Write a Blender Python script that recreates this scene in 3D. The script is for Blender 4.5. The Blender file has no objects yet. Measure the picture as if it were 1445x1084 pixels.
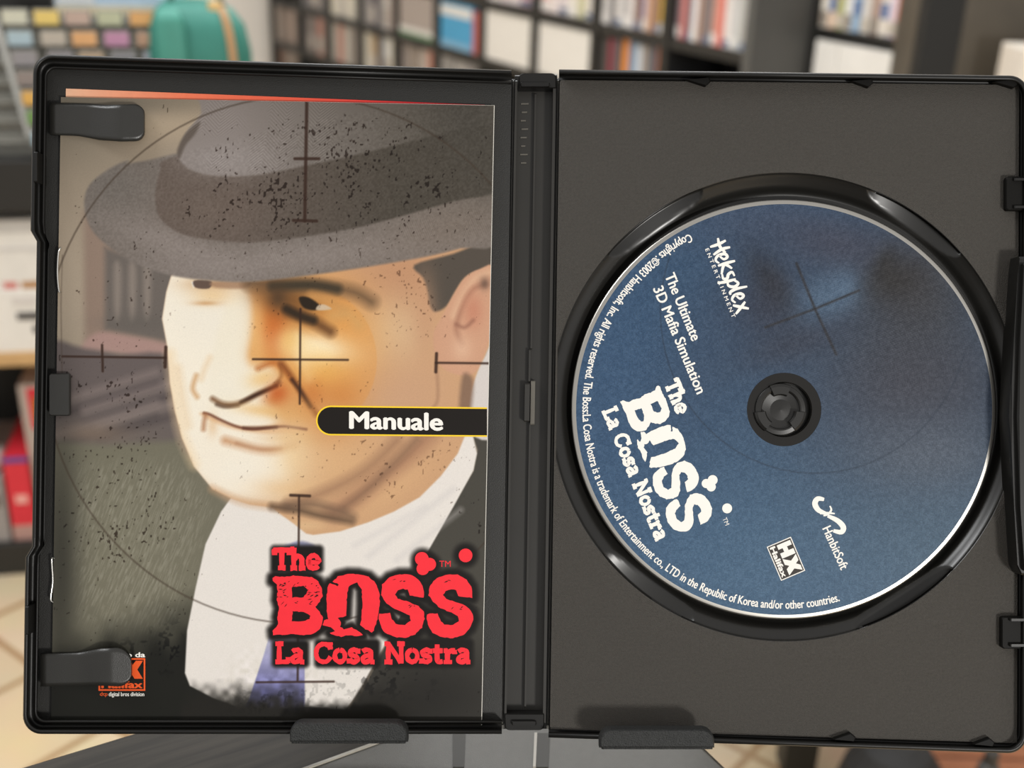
import bpy, bmesh, math, random
import numpy as np
from mathutils import Matrix, Vector

random.seed(7)
SC = bpy.context.scene
COL = SC.collection

# ------------------------------------------------------------------ camera
F, CX, CY = 1680.0, 722.5, 542.0          # focal length in pixels of a 1445 x 1084 frame
_up = -np.array([585 - CX, 4420 - CY, F]); _up /= np.linalg.norm(_up)
_fw = np.array([0, 0, 1.0]); _fw = _fw - (_fw @ _up) * _up; _fw /= np.linalg.norm(_fw)
_rt = np.cross(_fw, _up)
RW = np.stack([_rt, _fw, _up])            # (right, down, forward) -> world
CAM = np.array([0.0, 0.0, 1.0])
_ax = [RW @ np.array(v, float) for v in ((1, 0, 0), (0, -1, 0), (0, 0, -1))]
MCAM = Matrix([[_ax[0][i], _ax[1][i], _ax[2][i], CAM[i]] for i in range(3)] + [[0, 0, 0, 1]])
DIST = 0.336                              # lens to the open case
cd = bpy.data.cameras.new('camera')
cam = bpy.data.objects.new('camera', cd); COL.objects.link(cam)
cam.matrix_world = MCAM
cd.sensor_width = 36.0
cd.lens = F / 1445 * 36.0
cd.clip_start = 0.01; cd.clip_end = 60
cd.dof.use_dof = True
cd.dof.focus_distance = DIST
cd.dof.aperture_fstop = 12.0
SC.camera = cam
MCASE = MCAM @ Matrix.Translation((0, 0, -DIST))   # frame of the open case: x right, y up, z out of the tray

# ------------------------------------------------------------------ light and exposure
SC.view_settings.view_transform = 'Standard'
SC.view_settings.look = 'None'
SC.view_settings.gamma = 1.0
SC.view_settings.use_curve_mapping = False
SC.view_settings.exposure = 0.0
W = bpy.data.worlds.new('room_light'); SC.world = W; W.use_nodes = True
W.node_tree.nodes['Background'].inputs[0].default_value = (1.0, 0.98, 0.96, 1)
W.node_tree.nodes['Background'].inputs[1].default_value = 0.62


def area(name, loc, target, size, power, color, size_y=None):
    l = bpy.data.lights.new(name, 'AREA'); l.energy = power; l.color = color
    l.size = size
    if size_y:
        l.shape = 'RECTANGLE'; l.size_y = size_y
    o = bpy.data.objects.new(name, l); COL.objects.link(o)
    o.location = loc
    o.rotation_euler = (Vector(target) - Vector(loc)).to_track_quat('-Z', 'Y').to_euler()
    return o


_case_c = MCASE @ Vector((0, 0, 0))
_key = MCASE @ Vector((0.92, -0.66, 1.5))
area('assumed_key_light', _key, _case_c, 0.24, 22.5, (1.0, 0.975, 0.935))  # assumed unseen source behind the camera, placed to give the lip shadows
area('added_fill_light', (-0.2, 1.9, 2.6), (-0.2, 2.4, 0), 1.6, 52, (0.98, 0.99, 1.0))  # unseen overhead fill, added to light the floor and nearer background
area('added_fill_light', (0.2, 4.0, 2.7), (-0.4, 4.6, 0), 1.6, 50, (0.98, 0.99, 1.0))  # second unseen fill, added above the far shelving to brighten it
area('added_fill_light', (-1.5, 0.3, 2.6), (-0.9, 1.9, 0.4), 0.9, 36, (0.98, 0.99, 1.0))  # extra lamp with no known source, added to brighten the left background

# ------------------------------------------------------------------ helpers


def lin(c):
    c = np.asarray(c, float) / 255.0
    return np.where(c <= 0.04045, c / 12.92, ((c + 0.055) / 1.055) ** 2.4)


def mat(name, rgb, rough=0.5, metallic=0.0, noise=0.12, scale=60.0, bump=0.0, bscale=400.0, spec=0.5, coat=0.0,
        gain=1.0):
    """A procedural material: base colour broken up by a noise texture, optional fine bump."""
    m = bpy.data.materials.new(name); m.use_nodes = True
    nt = m.node_tree; b = nt.nodes['Principled BSDF']
    c = lin(rgb) * gain
    tc = nt.nodes.new('ShaderNodeTexCoord')
    n = nt.nodes.new('ShaderNodeTexNoise'); n.inputs['Scale'].default_value = scale; n.inputs['Detail'].default_value = 4
    nt.links.new(tc.outputs['Object'], n.inputs['Vector'])
    mx = nt.nodes.new('ShaderNodeMix'); mx.data_type = 'RGBA'
    mx.inputs['A'].default_value = (*(c * (1 - noise)), 1)
    mx.inputs['B'].default_value = (*np.minimum(c * (1 + noise), 1), 1)
    nt.links.new(n.outputs['Fac'], mx.inputs['Factor'])
    nt.links.new(mx.outputs['Result'], b.inputs['Base Color'])
    b.inputs['Roughness'].default_value = rough
    b.inputs['Metallic'].default_value = metallic
    b.inputs['Specular IOR Level'].default_value = spec
    if coat:
        b.inputs['Coat Weight'].default_value = coat
        b.inputs['Coat Roughness'].default_value = 0.12
    if bump:
        n2 = nt.nodes.new('ShaderNodeTexNoise'); n2.inputs['Scale'].default_value = bscale
        n2.inputs['Detail'].default_value = 2
        nt.links.new(tc.outputs['Object'], n2.inputs['Vector'])
        bp = nt.nodes.new('ShaderNodeBump'); bp.inputs['Strength'].default_value = bump
        bp.inputs['Distance'].default_value = 0.0005
        nt.links.new(n2.outputs['Fac'], bp.inputs['Height'])
        nt.links.new(bp.outputs['Normal'], b.inputs['Normal'])
    return m


_mc = {}


def cmat(rgb, rough=0.5, gain=1.0):
    k = (tuple(rgb), rough, gain)
    if k not in _mc:
        _mc[k] = mat('colour_%d_%d_%d' % tuple(rgb), rgb, rough, noise=0.1, scale=40, gain=gain)
    return _mc[k]


def tag(o, label=None, cat=None, group=None, kind=None):
    if label: o['label'] = label
    if cat: o['category'] = cat
    if group: o['group'] = group
    if kind: o['kind'] = kind
    return o


def link_mesh(name, verts, faces, m, parent=None, smooth=False):
    me = bpy.data.meshes.new(name)
    me.from_pydata([tuple(map(float, v)) for v in verts], [], [tuple(f) for f in faces])
    me.update()
    if m: me.materials.append(m)
    if smooth:
        me.polygons.foreach_set('use_smooth', [True] * len(me.polygons))
    o = bpy.data.objects.new(name, me); COL.objects.link(o)
    if parent: o.parent = parent
    return o


class MB:
    """collects shapes for ONE mesh"""

    def __init__(s):
        s.v = []; s.f = []

    def add(s, vs, fs):
        n = len(s.v)
        s.v += [tuple(map(float, p)) for p in vs]
        s.f += [tuple(i + n for i in f) for f in fs]

    def box(s, lo, hi):
        x0, y0, z0 = lo; x1, y1, z1 = hi
        s.add([(x0, y0, z0), (x1, y0, z0), (x1, y1, z0), (x0, y1, z0), (x0, y0, z1), (x1, y0, z1), (x1, y1, z1), (x0, y1, z1)],
              [(3, 2, 1, 0), (4, 5, 6, 7), (0, 1, 5, 4), (1, 2, 6, 5), (2, 3, 7, 6), (3, 0, 4, 7)])

    def loft(s, loops, closed=True, cap0=False, cap1=False):
        n = len(loops[0]); base = len(s.v)
        for l in loops:
            s.v += [tuple(map(float, p)) for p in l]
        for i in range(len(loops) - 1):
            for j in range(n if closed else n - 1):
                a = base + i * n + j; b = base + i * n + (j + 1) % n
                s.f.append((a, b, b + n, a + n))
        if cap0: s.f.append(tuple(base + n - 1 - j for j in range(n)))
        if cap1: s.f.append(tuple(base + (len(loops) - 1) * n + j for j in range(n)))

    def build(s, name, m, parent=None, bevel=0.0, seg=2, smooth=False, fix=True):
        o = link_mesh(name, s.v, s.f, m, parent, smooth)
        if fix or bevel:
            bm = bmesh.new(); bm.from_mesh(o.data)
            if bevel:
                bmesh.ops.bevel(bm, geom=bm.edges[:], offset=bevel, segments=seg, affect='EDGES', profile=0.5)
            bmesh.ops.recalc_face_normals(bm, faces=bm.faces[:])
            bm.to_mesh(o.data); bm.free()
        return o


def empty(name, mw):
    o = bpy.data.objects.new(name, None); COL.objects.link(o)
    o.empty_display_size = 0.02
    o.matrix_world = mw
    return o


# points of the open case, measured on the photograph and given their own height z above the tray
def P(px, py, z=0.0):
    k = (DIST - z) / F
    return ((px - CX) * k, (CY - py) * k, z)


def ray(px, py):
    return RW @ np.array([px - CX, py - CY, F])


def on_z(px, py, z):
    v = ray(px, py); return CAM + v * ((z - CAM[2]) / v[2])


def on_plane(px, py, p, n):
    v = ray(px, py); return CAM + v * (((np.asarray(p) - CAM) @ n) / (v @ n))


def zl(px):                                # the left half is opened a little less than flat
    return (722.0 - px) / 675.0 * 0.0080


# ------------------------------------------------------------------ materials
M_rim = mat('black_plastic', (22, 21, 19), 0.4, noise=0.1, scale=200, spec=0.32)
M_tab = mat('matt_black_plastic', (15, 14, 12), 0.55, noise=0.1, scale=200, spec=0.12)
M_panel = mat('black_plastic_satin', (29, 28, 25), 0.55, noise=0.12, scale=120, bump=0.25, bscale=4000)
M_tray = mat('grained_black_plastic', (53, 49, 43), 0.64, noise=0.4, scale=1500, bump=0.6, bscale=3800)
M_ring = mat('polished_black_plastic', (27, 26, 24), 0.29, noise=0.08, scale=90)
M_spine = mat('spine_plastic', (40, 38, 34), 0.4, noise=0.1, scale=150)
M_hinge = mat('hinge_plastic', (96, 92, 84), 0.3, noise=0.1, scale=150)
M_clip = mat('clip_plastic', (40, 39, 36), 0.33, noise=0.08, scale=300, bump=0.1, bscale=4000)
M_rubber = mat('black_rubber', (32, 33, 32), 0.6, noise=0.2, scale=700, bump=0.8, bscale=2600)
M_steel = mat('staple_steel', (225, 222, 215), 0.25, 0.9)
M_paper = mat('white_paper', (225, 220, 210), 0.6)
M_white = mat('white_ink', (236, 232, 224), 0.5, noise=0.03, spec=0.15)
M_red = mat('red_ink', (235, 48, 58), 0.45, noise=0.05, scale=300, spec=0.15)
M_black_ink = mat('black_ink', (28, 24, 21), 0.4, noise=0.1, spec=0.15)
M_dark_ink = mat('brown_black_ink', (48, 22, 18), 0.45, noise=0.1, spec=0.15)
M_yellow_ink = mat('yellow_ink', (240, 200, 50), 0.45, noise=0.05, spec=0.15)
M_orange_ink = mat('orange_ink', (235, 92, 42), 0.45, noise=0.05, spec=0.15)
M_tag_ink = mat('dark_grey_ink', (62, 58, 54), 0.45, noise=0.1, spec=0.15)


def vcol_material(name, rough, scale, amt, coat=0.0, spec=0.5, bump=0.0):
    m = bpy.data.materials.new(name); m.use_nodes = True
    nt = m.node_tree; b = nt.nodes['Principled BSDF']
    at = nt.nodes.new('ShaderNodeAttribute'); at.attribute_name = 'print'
    tc = nt.nodes.new('ShaderNodeTexCoord')
    n = nt.nodes.new('ShaderNodeTexNoise'); n.inputs['Scale'].default_value = scale; n.inputs['Detail'].default_value = 2
    nt.links.new(tc.outputs['Object'], n.inputs['Vector'])
    r = nt.nodes.new('ShaderNodeMapRange')
    r.inputs['From Min'].default_value = 0.25; r.inputs['From Max'].default_value = 0.75
    r.inputs['To Min'].default_value = 1 - amt; r.inputs['To Max'].default_value = 1 + amt
    nt.links.new(n.outputs['Fac'], r.inputs['Value'])
    mx = nt.nodes.new('ShaderNodeVectorMath'); mx.operation = 'SCALE'
    nt.links.new(at.outputs['Color'], mx.inputs[0]); nt.links.new(r.outputs['Result'], mx.inputs['Scale'])
    nt.links.new(mx.outputs['Vector'], b.inputs['Base Color'])
    b.inputs['Roughness'].default_value = rough
    b.inputs['Specular IOR Level'].default_value = spec
    b.inputs['Coat Weight'].default_value = coat
    b.inputs['Coat Roughness'].default_value = 0.15
    return m


M_cover = vcol_material('glossy_cover_print', 0.4, 2500, 0.04, spec=0.16)
M_discprint = vcol_material('disc_screen_print', 0.45, 2600, 0.26, spec=0.2)
M_leaf = vcol_material('leaflet_print', 0.45, 500, 0.03, spec=0.35)

# ------------------------------------------------------------------ the setting
PAPER = 0.86        # albedo that stands for the photograph's brightest paper tone


def tile_material():
    m = bpy.data.materials.new('beige_floor_tiles'); m.use_nodes = True
    nt = m.node_tree; b = nt.nodes['Principled BSDF']
    tc = nt.nodes.new('ShaderNodeTexCoord')
    mp = nt.nodes.new('ShaderNodeMapping'); mp.inputs['Rotation'].default_value = (0, 0, math.radians(38))
    nt.links.new(tc.outputs['Object'], mp.inputs['Vector'])
    br = nt.nodes.new('ShaderNodeTexBrick')
    br.offset = 0.0; br.inputs['Scale'].default_value = 1.0
    br.inputs['Brick Width'].default_value = 0.16; br.inputs['Row Height'].default_value = 0.16
    br.inputs['Mortar Size'].default_value = 0.006; br.inputs['Mortar Smooth'].default_value = 0.3
    br.inputs['Color1'].default_value = (*lin((214, 193, 158)), 1)
    br.inputs['Color2'].default_value = (*lin((205, 182, 146)), 1)
    br.inputs['Mortar'].default_value = (*lin((165, 132, 92)), 1)
    nt.links.new(mp.outputs['Vector'], br.inputs['Vector'])
    n = nt.nodes.new('ShaderNodeTexNoise'); n.inputs['Scale'].default_value = 9
    nt.links.new(tc.outputs['Object'], n.inputs['Vector'])
    mx = nt.nodes.new('ShaderNodeMix'); mx.data_type = 'RGBA'; mx.blend_type = 'MULTIPLY'
    mx.inputs['Factor'].default_value = 0.25
    nt.links.new(br.outputs['Color'], mx.inputs['A']); nt.links.new(n.outputs['Color'], mx.inputs['B'])
    nt.links.new(mx.outputs['Result'], b.inputs['Base Color'])
    b.inputs['Roughness'].default_value = 0.35
    return m


D1 = np.array([-0.5313, 0.8472, 0.0]); D1 /= np.linalg.norm(D1)     # along the shelving, away to the left
NB = np.array([0.8472, 0.5313, 0.0]); NB /= np.linalg.norm(NB)      # into the shelving
P0 = np.array([-0.0986, 4.2902, 0.0])


def sh(s, t, z):                            # shelving frame: s along it to the right, t into it, z height
    q = P0 - D1 * s + NB * t
    return (q[0], q[1], z)


MSH = Matrix([[-D1[0], NB[0], 0, P0[0]], [-D1[1], NB[1], 0, P0[1]], [0, 0, 1, 0], [0, 0, 0, 1]])

b = MB(); b.box((-4.5, -1.5, -0.05), (5, 8.5, 0)); tag(b.build('floor', tile_material()), kind='structure')
M_wall = mat('warm_white_wall', (238, 230, 218), 0.8, noise=0.03, scale=4)
for nm, lo_, hi_ in (('wall_back', (-2.42, 0.46, 0), (1.75, 0.56, 2.8)), ('wall_side', (1.65, 0.56, 0), (1.75, 1.5, 2.8)), ('wall_rear', (1.65, 1.5, 0), (4.2, 1.6, 2.8))):
    b = MB(); b.box(lo_, hi_); o = b.build(nm, M_wall); o.matrix_world = MSH; tag(o, kind='structure')
b = MB(); b.box((-2.42, -4.6, 0.0), (-2.32, 0.46, 2.8)); o = b.build('wall_left', M_wall); o.matrix_world = MSH; tag(o, kind='structure')

# ------------------------------------------------------------------ table
ZT = 0.75


def wood_black():
    m = bpy.data.materials.new('black_stained_wood'); m.use_nodes = True
    nt = m.node_tree; b = nt.nodes['Principled BSDF']
    tc = nt.nodes.new('ShaderNodeTexCoord')
    mp = nt.nodes.new('ShaderNodeMapping'); mp.inputs['Scale'].default_value = (14, 260, 60)
    nt.links.new(tc.outputs['Object'], mp.inputs['Vector'])
    n = nt.nodes.new('ShaderNodeTexNoise'); n.inputs['Scale'].default_value = 1.0; n.inputs['Detail'].default_value = 6
    n.inputs['Distortion'].default_value = 0.4
    nt.links.new(mp.outputs['Vector'], n.inputs['Vector'])
    cr = nt.nodes.new('ShaderNodeValToRGB')
    cr.color_ramp.elements[0].position = 0.35; cr.color_ramp.elements[0].color = (*lin((43, 40, 35)), 1)
    cr.color_ramp.elements[1].position = 0.7; cr.color_ramp.elements[1].color = (*lin((66, 61, 54)), 1)
    nt.links.new(n.outputs['Fac'], cr.inputs['Fac'])
    nt.links.new(cr.outputs['Color'], b.inputs['Base Color'])
    b.inputs['Roughness'].default_value = 0.6
    b.inputs['Specular IOR Level'].default_value = 0.25
    return m


# far corner of the top: the two edges in the picture meet behind the case at a right angle
_a = on_z(25, 1084, ZT); _b = on_z(180, 1037, ZT); _c = on_z(1025, 1084, ZT)
_th = math.radians(30.6)
e1 = np.array([math.cos(_th), math.sin(_th), 0]); e2 = np.array([math.sin(_th), -math.cos(_th), 0])
_k = (_c - _a) @ e1
corner = _a + e1 * _k
MT = Matrix([[e1[0], e2[0], 0, corner[0]], [e1[1], e2[1], 0, corner[1]], [0, 0, 1, 0], [0, 0, 0, 1]])
# table frame: x runs back towards the corner along one edge, y from the corner towards the viewer's right
tb = empty('side_table', MT)
tag(tb, 'black stained wooden table under the book stand', 'table')
b = MB(); b.box((-0.55, 0, ZT - 0.03), (0, 0.55, ZT)); b.build('table_top', wood_black(), tb, bevel=0.001)
M_leg = mat('black_table_leg', (40, 38, 34), 0.5)
for lx, ly in ((-0.53, 0.02), (-0.07, 0.02), (-0.53, 0.48), (-0.07, 0.48)):
    b = MB(); b.box((lx, ly, 0), (lx + 0.05, ly + 0.05, ZT - 0.03)); b.build('leg', M_leg, tb, bevel=0.002)

# ------------------------------------------------------------------ text as flat lettering
_fonts = {}


def text_mesh(s, bold=0.0, spacing=1.0, shear=0.0):
    cu = bpy.data.curves.new('t', 'FONT'); cu.body = s; cu.size = 1.0; cu.offset = bold
    cu.space_character = spacing; cu.shear = shear
    cu.resolution_u = 4; cu.fill_mode = 'BOTH'
    ob = bpy.data.objects.new('t', cu); COL.objects.link(ob)
    bpy.context.view_layer.update()
    me = bpy.data.meshes.new_from_object(ob.evaluated_get(bpy.context.evaluated_depsgraph_get()))
    v = np.zeros(len(me.vertices) * 3); me.vertices.foreach_get('co', v)
    f = [tuple(p.vertices) for p in me.polygons]
    bpy.data.objects.remove(ob); bpy.data.curves.remove(cu); bpy.data.meshes.remove(me)
    v = v.reshape(-1, 3)[:, :2]
    return v, f


def text_fit(s, width, cap, bold=0.0, spacing=1.0, shear=0.0):
    """flat text scaled so that it is `width` long and its capitals `cap` tall, baseline on y = 0"""
    v, f = text_mesh(s, bold, spacing, shear)
    h, _ = text_mesh('H', bold)
    ch = h[:, 1].max() - h[:, 1].min()
    x0, x1 = v[:, 0].min(), v[:, 0].max()
    v = v.copy()
    v[:, 0] = (v[:, 0] - x0) * width / (x1 - x0)
    v[:, 1] = (v[:, 1]) * cap / ch
    return v, f


def text_runs(s, width, cap, bold=0.0, spacing=1.0, shear=0.0):
    """the same text struck three times, a touch apart, for heavier letters"""
    v, f = text_fit(s, width, cap, 0.0, spacing, shear)
    e = bold * cap * 1.35
    return [(v + np.array((dx, dy)), f) for dx, dy in ((0, 0), (-e, 0), (e, 0), (0, e * .6), (0, -e * .6))]


def stroke_poly(pts, w, closed=False):
    """a broad pen stroke as quads"""
    pts = np.array(pts, float); n = len(pts); vs = []; fs = []
    for i in range(n):
        a = pts[(i - 1) % n] if (closed or i > 0) else pts[i]
        c = pts[(i + 1) % n] if (closed or i < n - 1) else pts[i]
        d = c - a; d /= (np.linalg.norm(d) + 1e-9)
        nn = np.array([-d[1], d[0]])
        wi = w[i] if hasattr(w, '__len__') else w
        vs += [pts[i] + nn * wi / 2, pts[i] - nn * wi / 2]
    for i in range(n if closed else n - 1):
        j = (i + 1) % n
        fs.append((2 * i, 2 * i + 1, 2 * j + 1, 2 * j))
    return vs, fs


def crom(pts, n=4, closed=True):
    p = np.array(pts, float); N = len(p); out = []
    for i in range(N if closed else N - 1):
        p0 = p[(i - 1) % N] if closed or i > 0 else p[i]
        p1 = p[i]; p2 = p[(i + 1) % N]
        p3 = p[(i + 2) % N] if closed or i < N - 2 else p[(i + 1) % N]
        for k in range(n):
            t = k / n
            out.append(0.5 * ((2 * p1) + (-p0 + p2) * t + (2 * p0 - 5 * p1 + 4 * p2 - p3) * t * t + (-p0 + 3 * p1 - 3 * p2 + p3) * t ** 3))
    if not closed: out.append(p[-1])
    return np.array(out)


def fill_poly(outer, holes=()):
    """triangulated polygon with holes -> verts, faces"""
    bm = bmesh.new()
    for loop in [outer] + list(holes):
        vv = [bm.verts.new((p[0], p[1], 0)) for p in loop]
        for i in range(len(vv)):
            bm.edges.new((vv[i], vv[(i + 1) % len(vv)]))
    bmesh.ops.triangle_fill(bm, edges=bm.edges[:], use_beauty=True, use_dissolve=False)
    bm.verts.index_update()
    vs = [(v.co.x, v.co.y) for v in bm.verts]; fs = [tuple(v.index for v in f.verts) for f in bm.faces]
    bm.free()
    return vs, fs


def ragged(loop, step, amp, seed):
    """worn type: the outline cut up and roughened"""
    rng = random.Random(seed); out = []
    loop = np.array(loop, float)
    for i in range(len(loop)):
        a, c = loop[i], loop[(i + 1) % len(loop)]
        n = max(1, int(np.linalg.norm(c - a) / step))
        for k in range(n):
            q = a + (c - a) * k / n
            out.append((q[0] + rng.uniform(-amp, amp), q[1] + rng.uniform(-amp, amp)))
    return out


# --- the worn slab lettering of the title, in picture units (x right, y down)
def zo(l): return [(370 + x * 0.2422, 750 + y * 0.2422) for x, y in l]


L_B = zo([(62, 270), (75, 262), (130, 266), (180, 258), (230, 262), (290, 268), (325, 290), (345, 330), (352, 375), (335, 410), (310, 440), (335, 470), (355, 505), (345, 545), (335, 570), (310, 590), (280, 600), (230, 605), (180, 598), (130, 602), (65, 605), (62, 580), (80, 560), (95, 540), (88, 500), (100, 450), (85, 400), (90, 350), (85, 310), (60, 290)])
L_B1 = zo([(170, 325), (240, 318), (262, 335), (258, 365), (240, 385), (175, 385)])
L_B2 = zo([(178, 465), (240, 470), (280, 490), (275, 510), (240, 525), (172, 522)])
L_O = zo([(375, 395), (380, 330), (395, 300), (440, 320), (445, 308), (410, 295), (440, 262), (500, 248), (560, 250), (620, 265), (660, 300), (682, 350), (685, 420), (675, 500), (650, 580), (640, 590), (620, 575), (600, 572), (572, 545), (580, 500), (583, 420), (580, 340), (562, 315), (555, 295), (535, 305), (515, 310), (500, 330), (492, 400), (488, 490), (470, 500), (440, 505), (460, 530), (455, 555), (475, 572), (520, 560), (560, 580), (585, 605), (550, 610), (500, 605), (460, 615), (400, 598), (395, 590), (425, 580), (400, 560), (350, 548), (360, 520), (385, 510), (375, 450)])
_S = [(940, 385), (900, 380), (860, 375), (850, 340), (820, 335), (790, 345), (775, 370), (790, 390), (850, 410), (910, 435), (940, 470), (948, 510), (930, 560), (890, 600), (830, 622), (770, 615), (715, 590), (690, 550), (680, 510), (682, 480), (715, 478), (745, 475), (755, 510), (780, 540), (830, 545), (865, 520), (860, 490), (820, 470), (760, 445), (715, 410), (692, 370), (700, 310), (740, 270), (800, 250), (860, 250), (910, 280), (935, 320), (942, 360)]
L_S1 = zo(_S); L_S2 = zo([(x * 1.02 + 264, y * 1.0 + 2) for x, y in _S])


def circ(cx, cy, r, n=22): return [(cx + r * math.cos(2 * math.pi * i / n), cy + r * math.sin(2 * math.pi * i / n)) for i in range(n)]


SLAB = {  # strokes of a slab serif face; x to the right, y up, capitals 1 high
    'T': (0.86, [[(0.0, .89), (.86, .89)], [(.43, 0.0), (.43, .9)], [(.24, .08), (.62, .08)], [(.07, .95), (.07, .66)], [(.79, .95), (.79, .66)]]),
    'h': (0.80, [[(.17, 0), (.17, 1)], [(0, .93), (.2, .93)], [(.17, .45), (.30, .60), (.46, .60), (.57, .48), (.57, 0)], [(0, .07), (.34, .07)], [(.42, .07), (.76, .07)]]),
    'e': (0.68, [[(.1, .34), (.58, .34), (.56, .52), (.44, .63), (.28, .63), (.14, .52), (.09, .34), (.14, .17), (.28, .08), (.44, .08), (.6, .18)]]),
    'L': (0.72, [[(.2, 0), (.2, 1)], [(.02, .93), (.4, .93)], [(.02, .08), (.66, .08)], [(.61, .02), (.61, .3)]]),
    'a': (0.70, [[(.1, .56), (.24, .64), (.4, .62), (.48, .5), (.48, .06)], [(.48, .38), (.25, .36), (.11, .25), (.13, .11), (.27, .07), (.48, .18)], [(.46, .07), (.66, .07)]]),
    'C': (0.88, [[(.76, .66), (.68, .84), (.46, .92), (.24, .84), (.12, .66), (.1, .4), (.2, .18), (.42, .08), (.62, .12), (.78, .32)], [(.76, 1), (.76, .66)]]),
    'o': (0.68, [[(.33, .64), (.5, .56), (.57, .36), (.5, .16), (.33, .08), (.16, .16), (.09, .36), (.16, .56), (.33, .64)]]),
    's': (0.62, [[(.5, .48), (.42, .62), (.26, .64), (.13, .54), (.16, .42), (.4, .33), (.49, .22), (.4, .1), (.24, .08), (.1, .22)], [(.5, .7), (.5, .46)], [(.08, 0), (.08, .24)]]),
    'N': (0.98, [[(.18, 0), (.18, .98)], [(.16, .98), (.78, .04)], [(.79, 0), (.79, 1)], [(0, .07), (.38, .07)], [(0, .93), (.2, .93)], [(.6, .93), (.96, .93)]]),
    't': (0.50, [[(.2, .9), (.2, .2), (.28, .08), (.46, .1)], [(.0, .6), (.46, .6)]]),
    'r': (0.60, [[(.18, .05), (.18, .66)], [(0, .6), (.2, .6)], [(0, .07), (.4, .07)], [(.18, .42), (.3, .58), (.54, .6)], [(.52, .64), (.52, .44)]]),
}


def slab_text(s, x0, ybase, width, cap, w, seed):
    """(polygon verts, faces) list in picture units"""
    tot = sum(SLAB[c][0] if c != ' ' else .42 for c in s)
    k = width / tot; x = x0; out = []
    rng = random.Random(seed)
    for c in s:
        if c == ' ':
            x += .42 * k; continue
        adv, st = SLAB[c]
        for pl in st:
            pts = [(x + a * k, ybase - bb * cap) for a, bb in pl]
            if len(pts) > 2: pts = crom(pts, 3, False)
            else:
                pts = [(pts[0][0] + (pts[1][0] - pts[0][0]) * t, pts[0][1] + (pts[1][1] - pts[0][1]) * t) for t in np.linspace(0, 1, 5)]
            ww = [w * rng.uniform(.82, 1.12) for _ in pts]
            out.append(stroke_poly(pts, ww))
        x += adv * k
    return out


def title_shapes():
    sh_ = []
    sh_.append(fill_poly(ragged(L_B, 3, .55, 1), [ragged(L_B1, 3, .5, 2), ragged(L_B2, 3, .5, 3)]))
    sh_.append(fill_poly(ragged(L_O, 3, .55, 4)))
    sh_.append(fill_poly(ragged(L_S1, 3, .6, 5)))
    sh_.append(fill_poly(ragged(L_S2, 3, .6, 6)))
    for cx, cy, r in ((930, 160, 40), (975, 192, 38), (936, 218, 37), (1185, 140, 40)):
        c = zo(circ(cx, cy, r)); sh_.append((c, [tuple(range(len(c)))]))
    sh_ += slab_text('The', 385.5, 804.0, 66, 31, 7.6, 11)
    sh_ += slab_text('La Cosa Nostra', 388, 936.5, 277, 30, 7.0, 12)
    v, f = text_fit('TM', 16, 8.5)
    sh_.append(([(620 + x, 800 - y) for x, y in v], f))
    return sh_


def wear_shapes():
    """nicks in the worn letters"""
    rng = random.Random(5); out = []
    spots = [(100, 330, 30, 16), (120, 400, 35, 45), (150, 300, 60, 20), (290, 320, 40, 35), (300, 365, 30, 20), (250, 400, 80, 25), (880, 440, 35, 10), (1150, 445, 45, 10), (800, 285, 30, 6), (1085, 288, 30, 5)]
    for cx, cy, rx, ry in spots:
        for _ in range(7 if ry > 12 else 3):
            x = cx + rng.uniform(-rx, rx); y = cy + rng.uniform(-ry, ry)
            a = rng.uniform(-.9, .3); l = rng.uniform(5, 16); h = rng.uniform(1.5, 3.5)
            c, s = math.cos(a), math.sin(a)
            pl = [(x + l * c, y + l * s), (x - h * s, y + h * c), (x - l * c, y - l * s), (x + h * s, y - h * c)]
            out.append((zo(pl), [(0, 1, 2, 3)]))
    return out


def shapes_to_obj(name, shapes, fn, m, parent):
    b_ = MB()
    for k_, (vs, fs) in enumerate(shapes):          # overlapping strokes lie a hair above one another, like ink
        dz = (k_ % 9) * 2.5e-6
        b_.add([(lambda q: (q[0], q[1], q[2] + dz))(fn(p[0], p[1])) for p in vs], fs)
    o = b_.build(name, m, parent, fix=False)
    # every letter faces out of the page
    bm = bmesh.new(); bm.from_mesh(o.data)
    for f in bm.faces:
        f.normal_update()
        if f.normal.z < 0: f.normal_flip()
    bm.to_mesh(o.data); bm.free()
    return o


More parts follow.
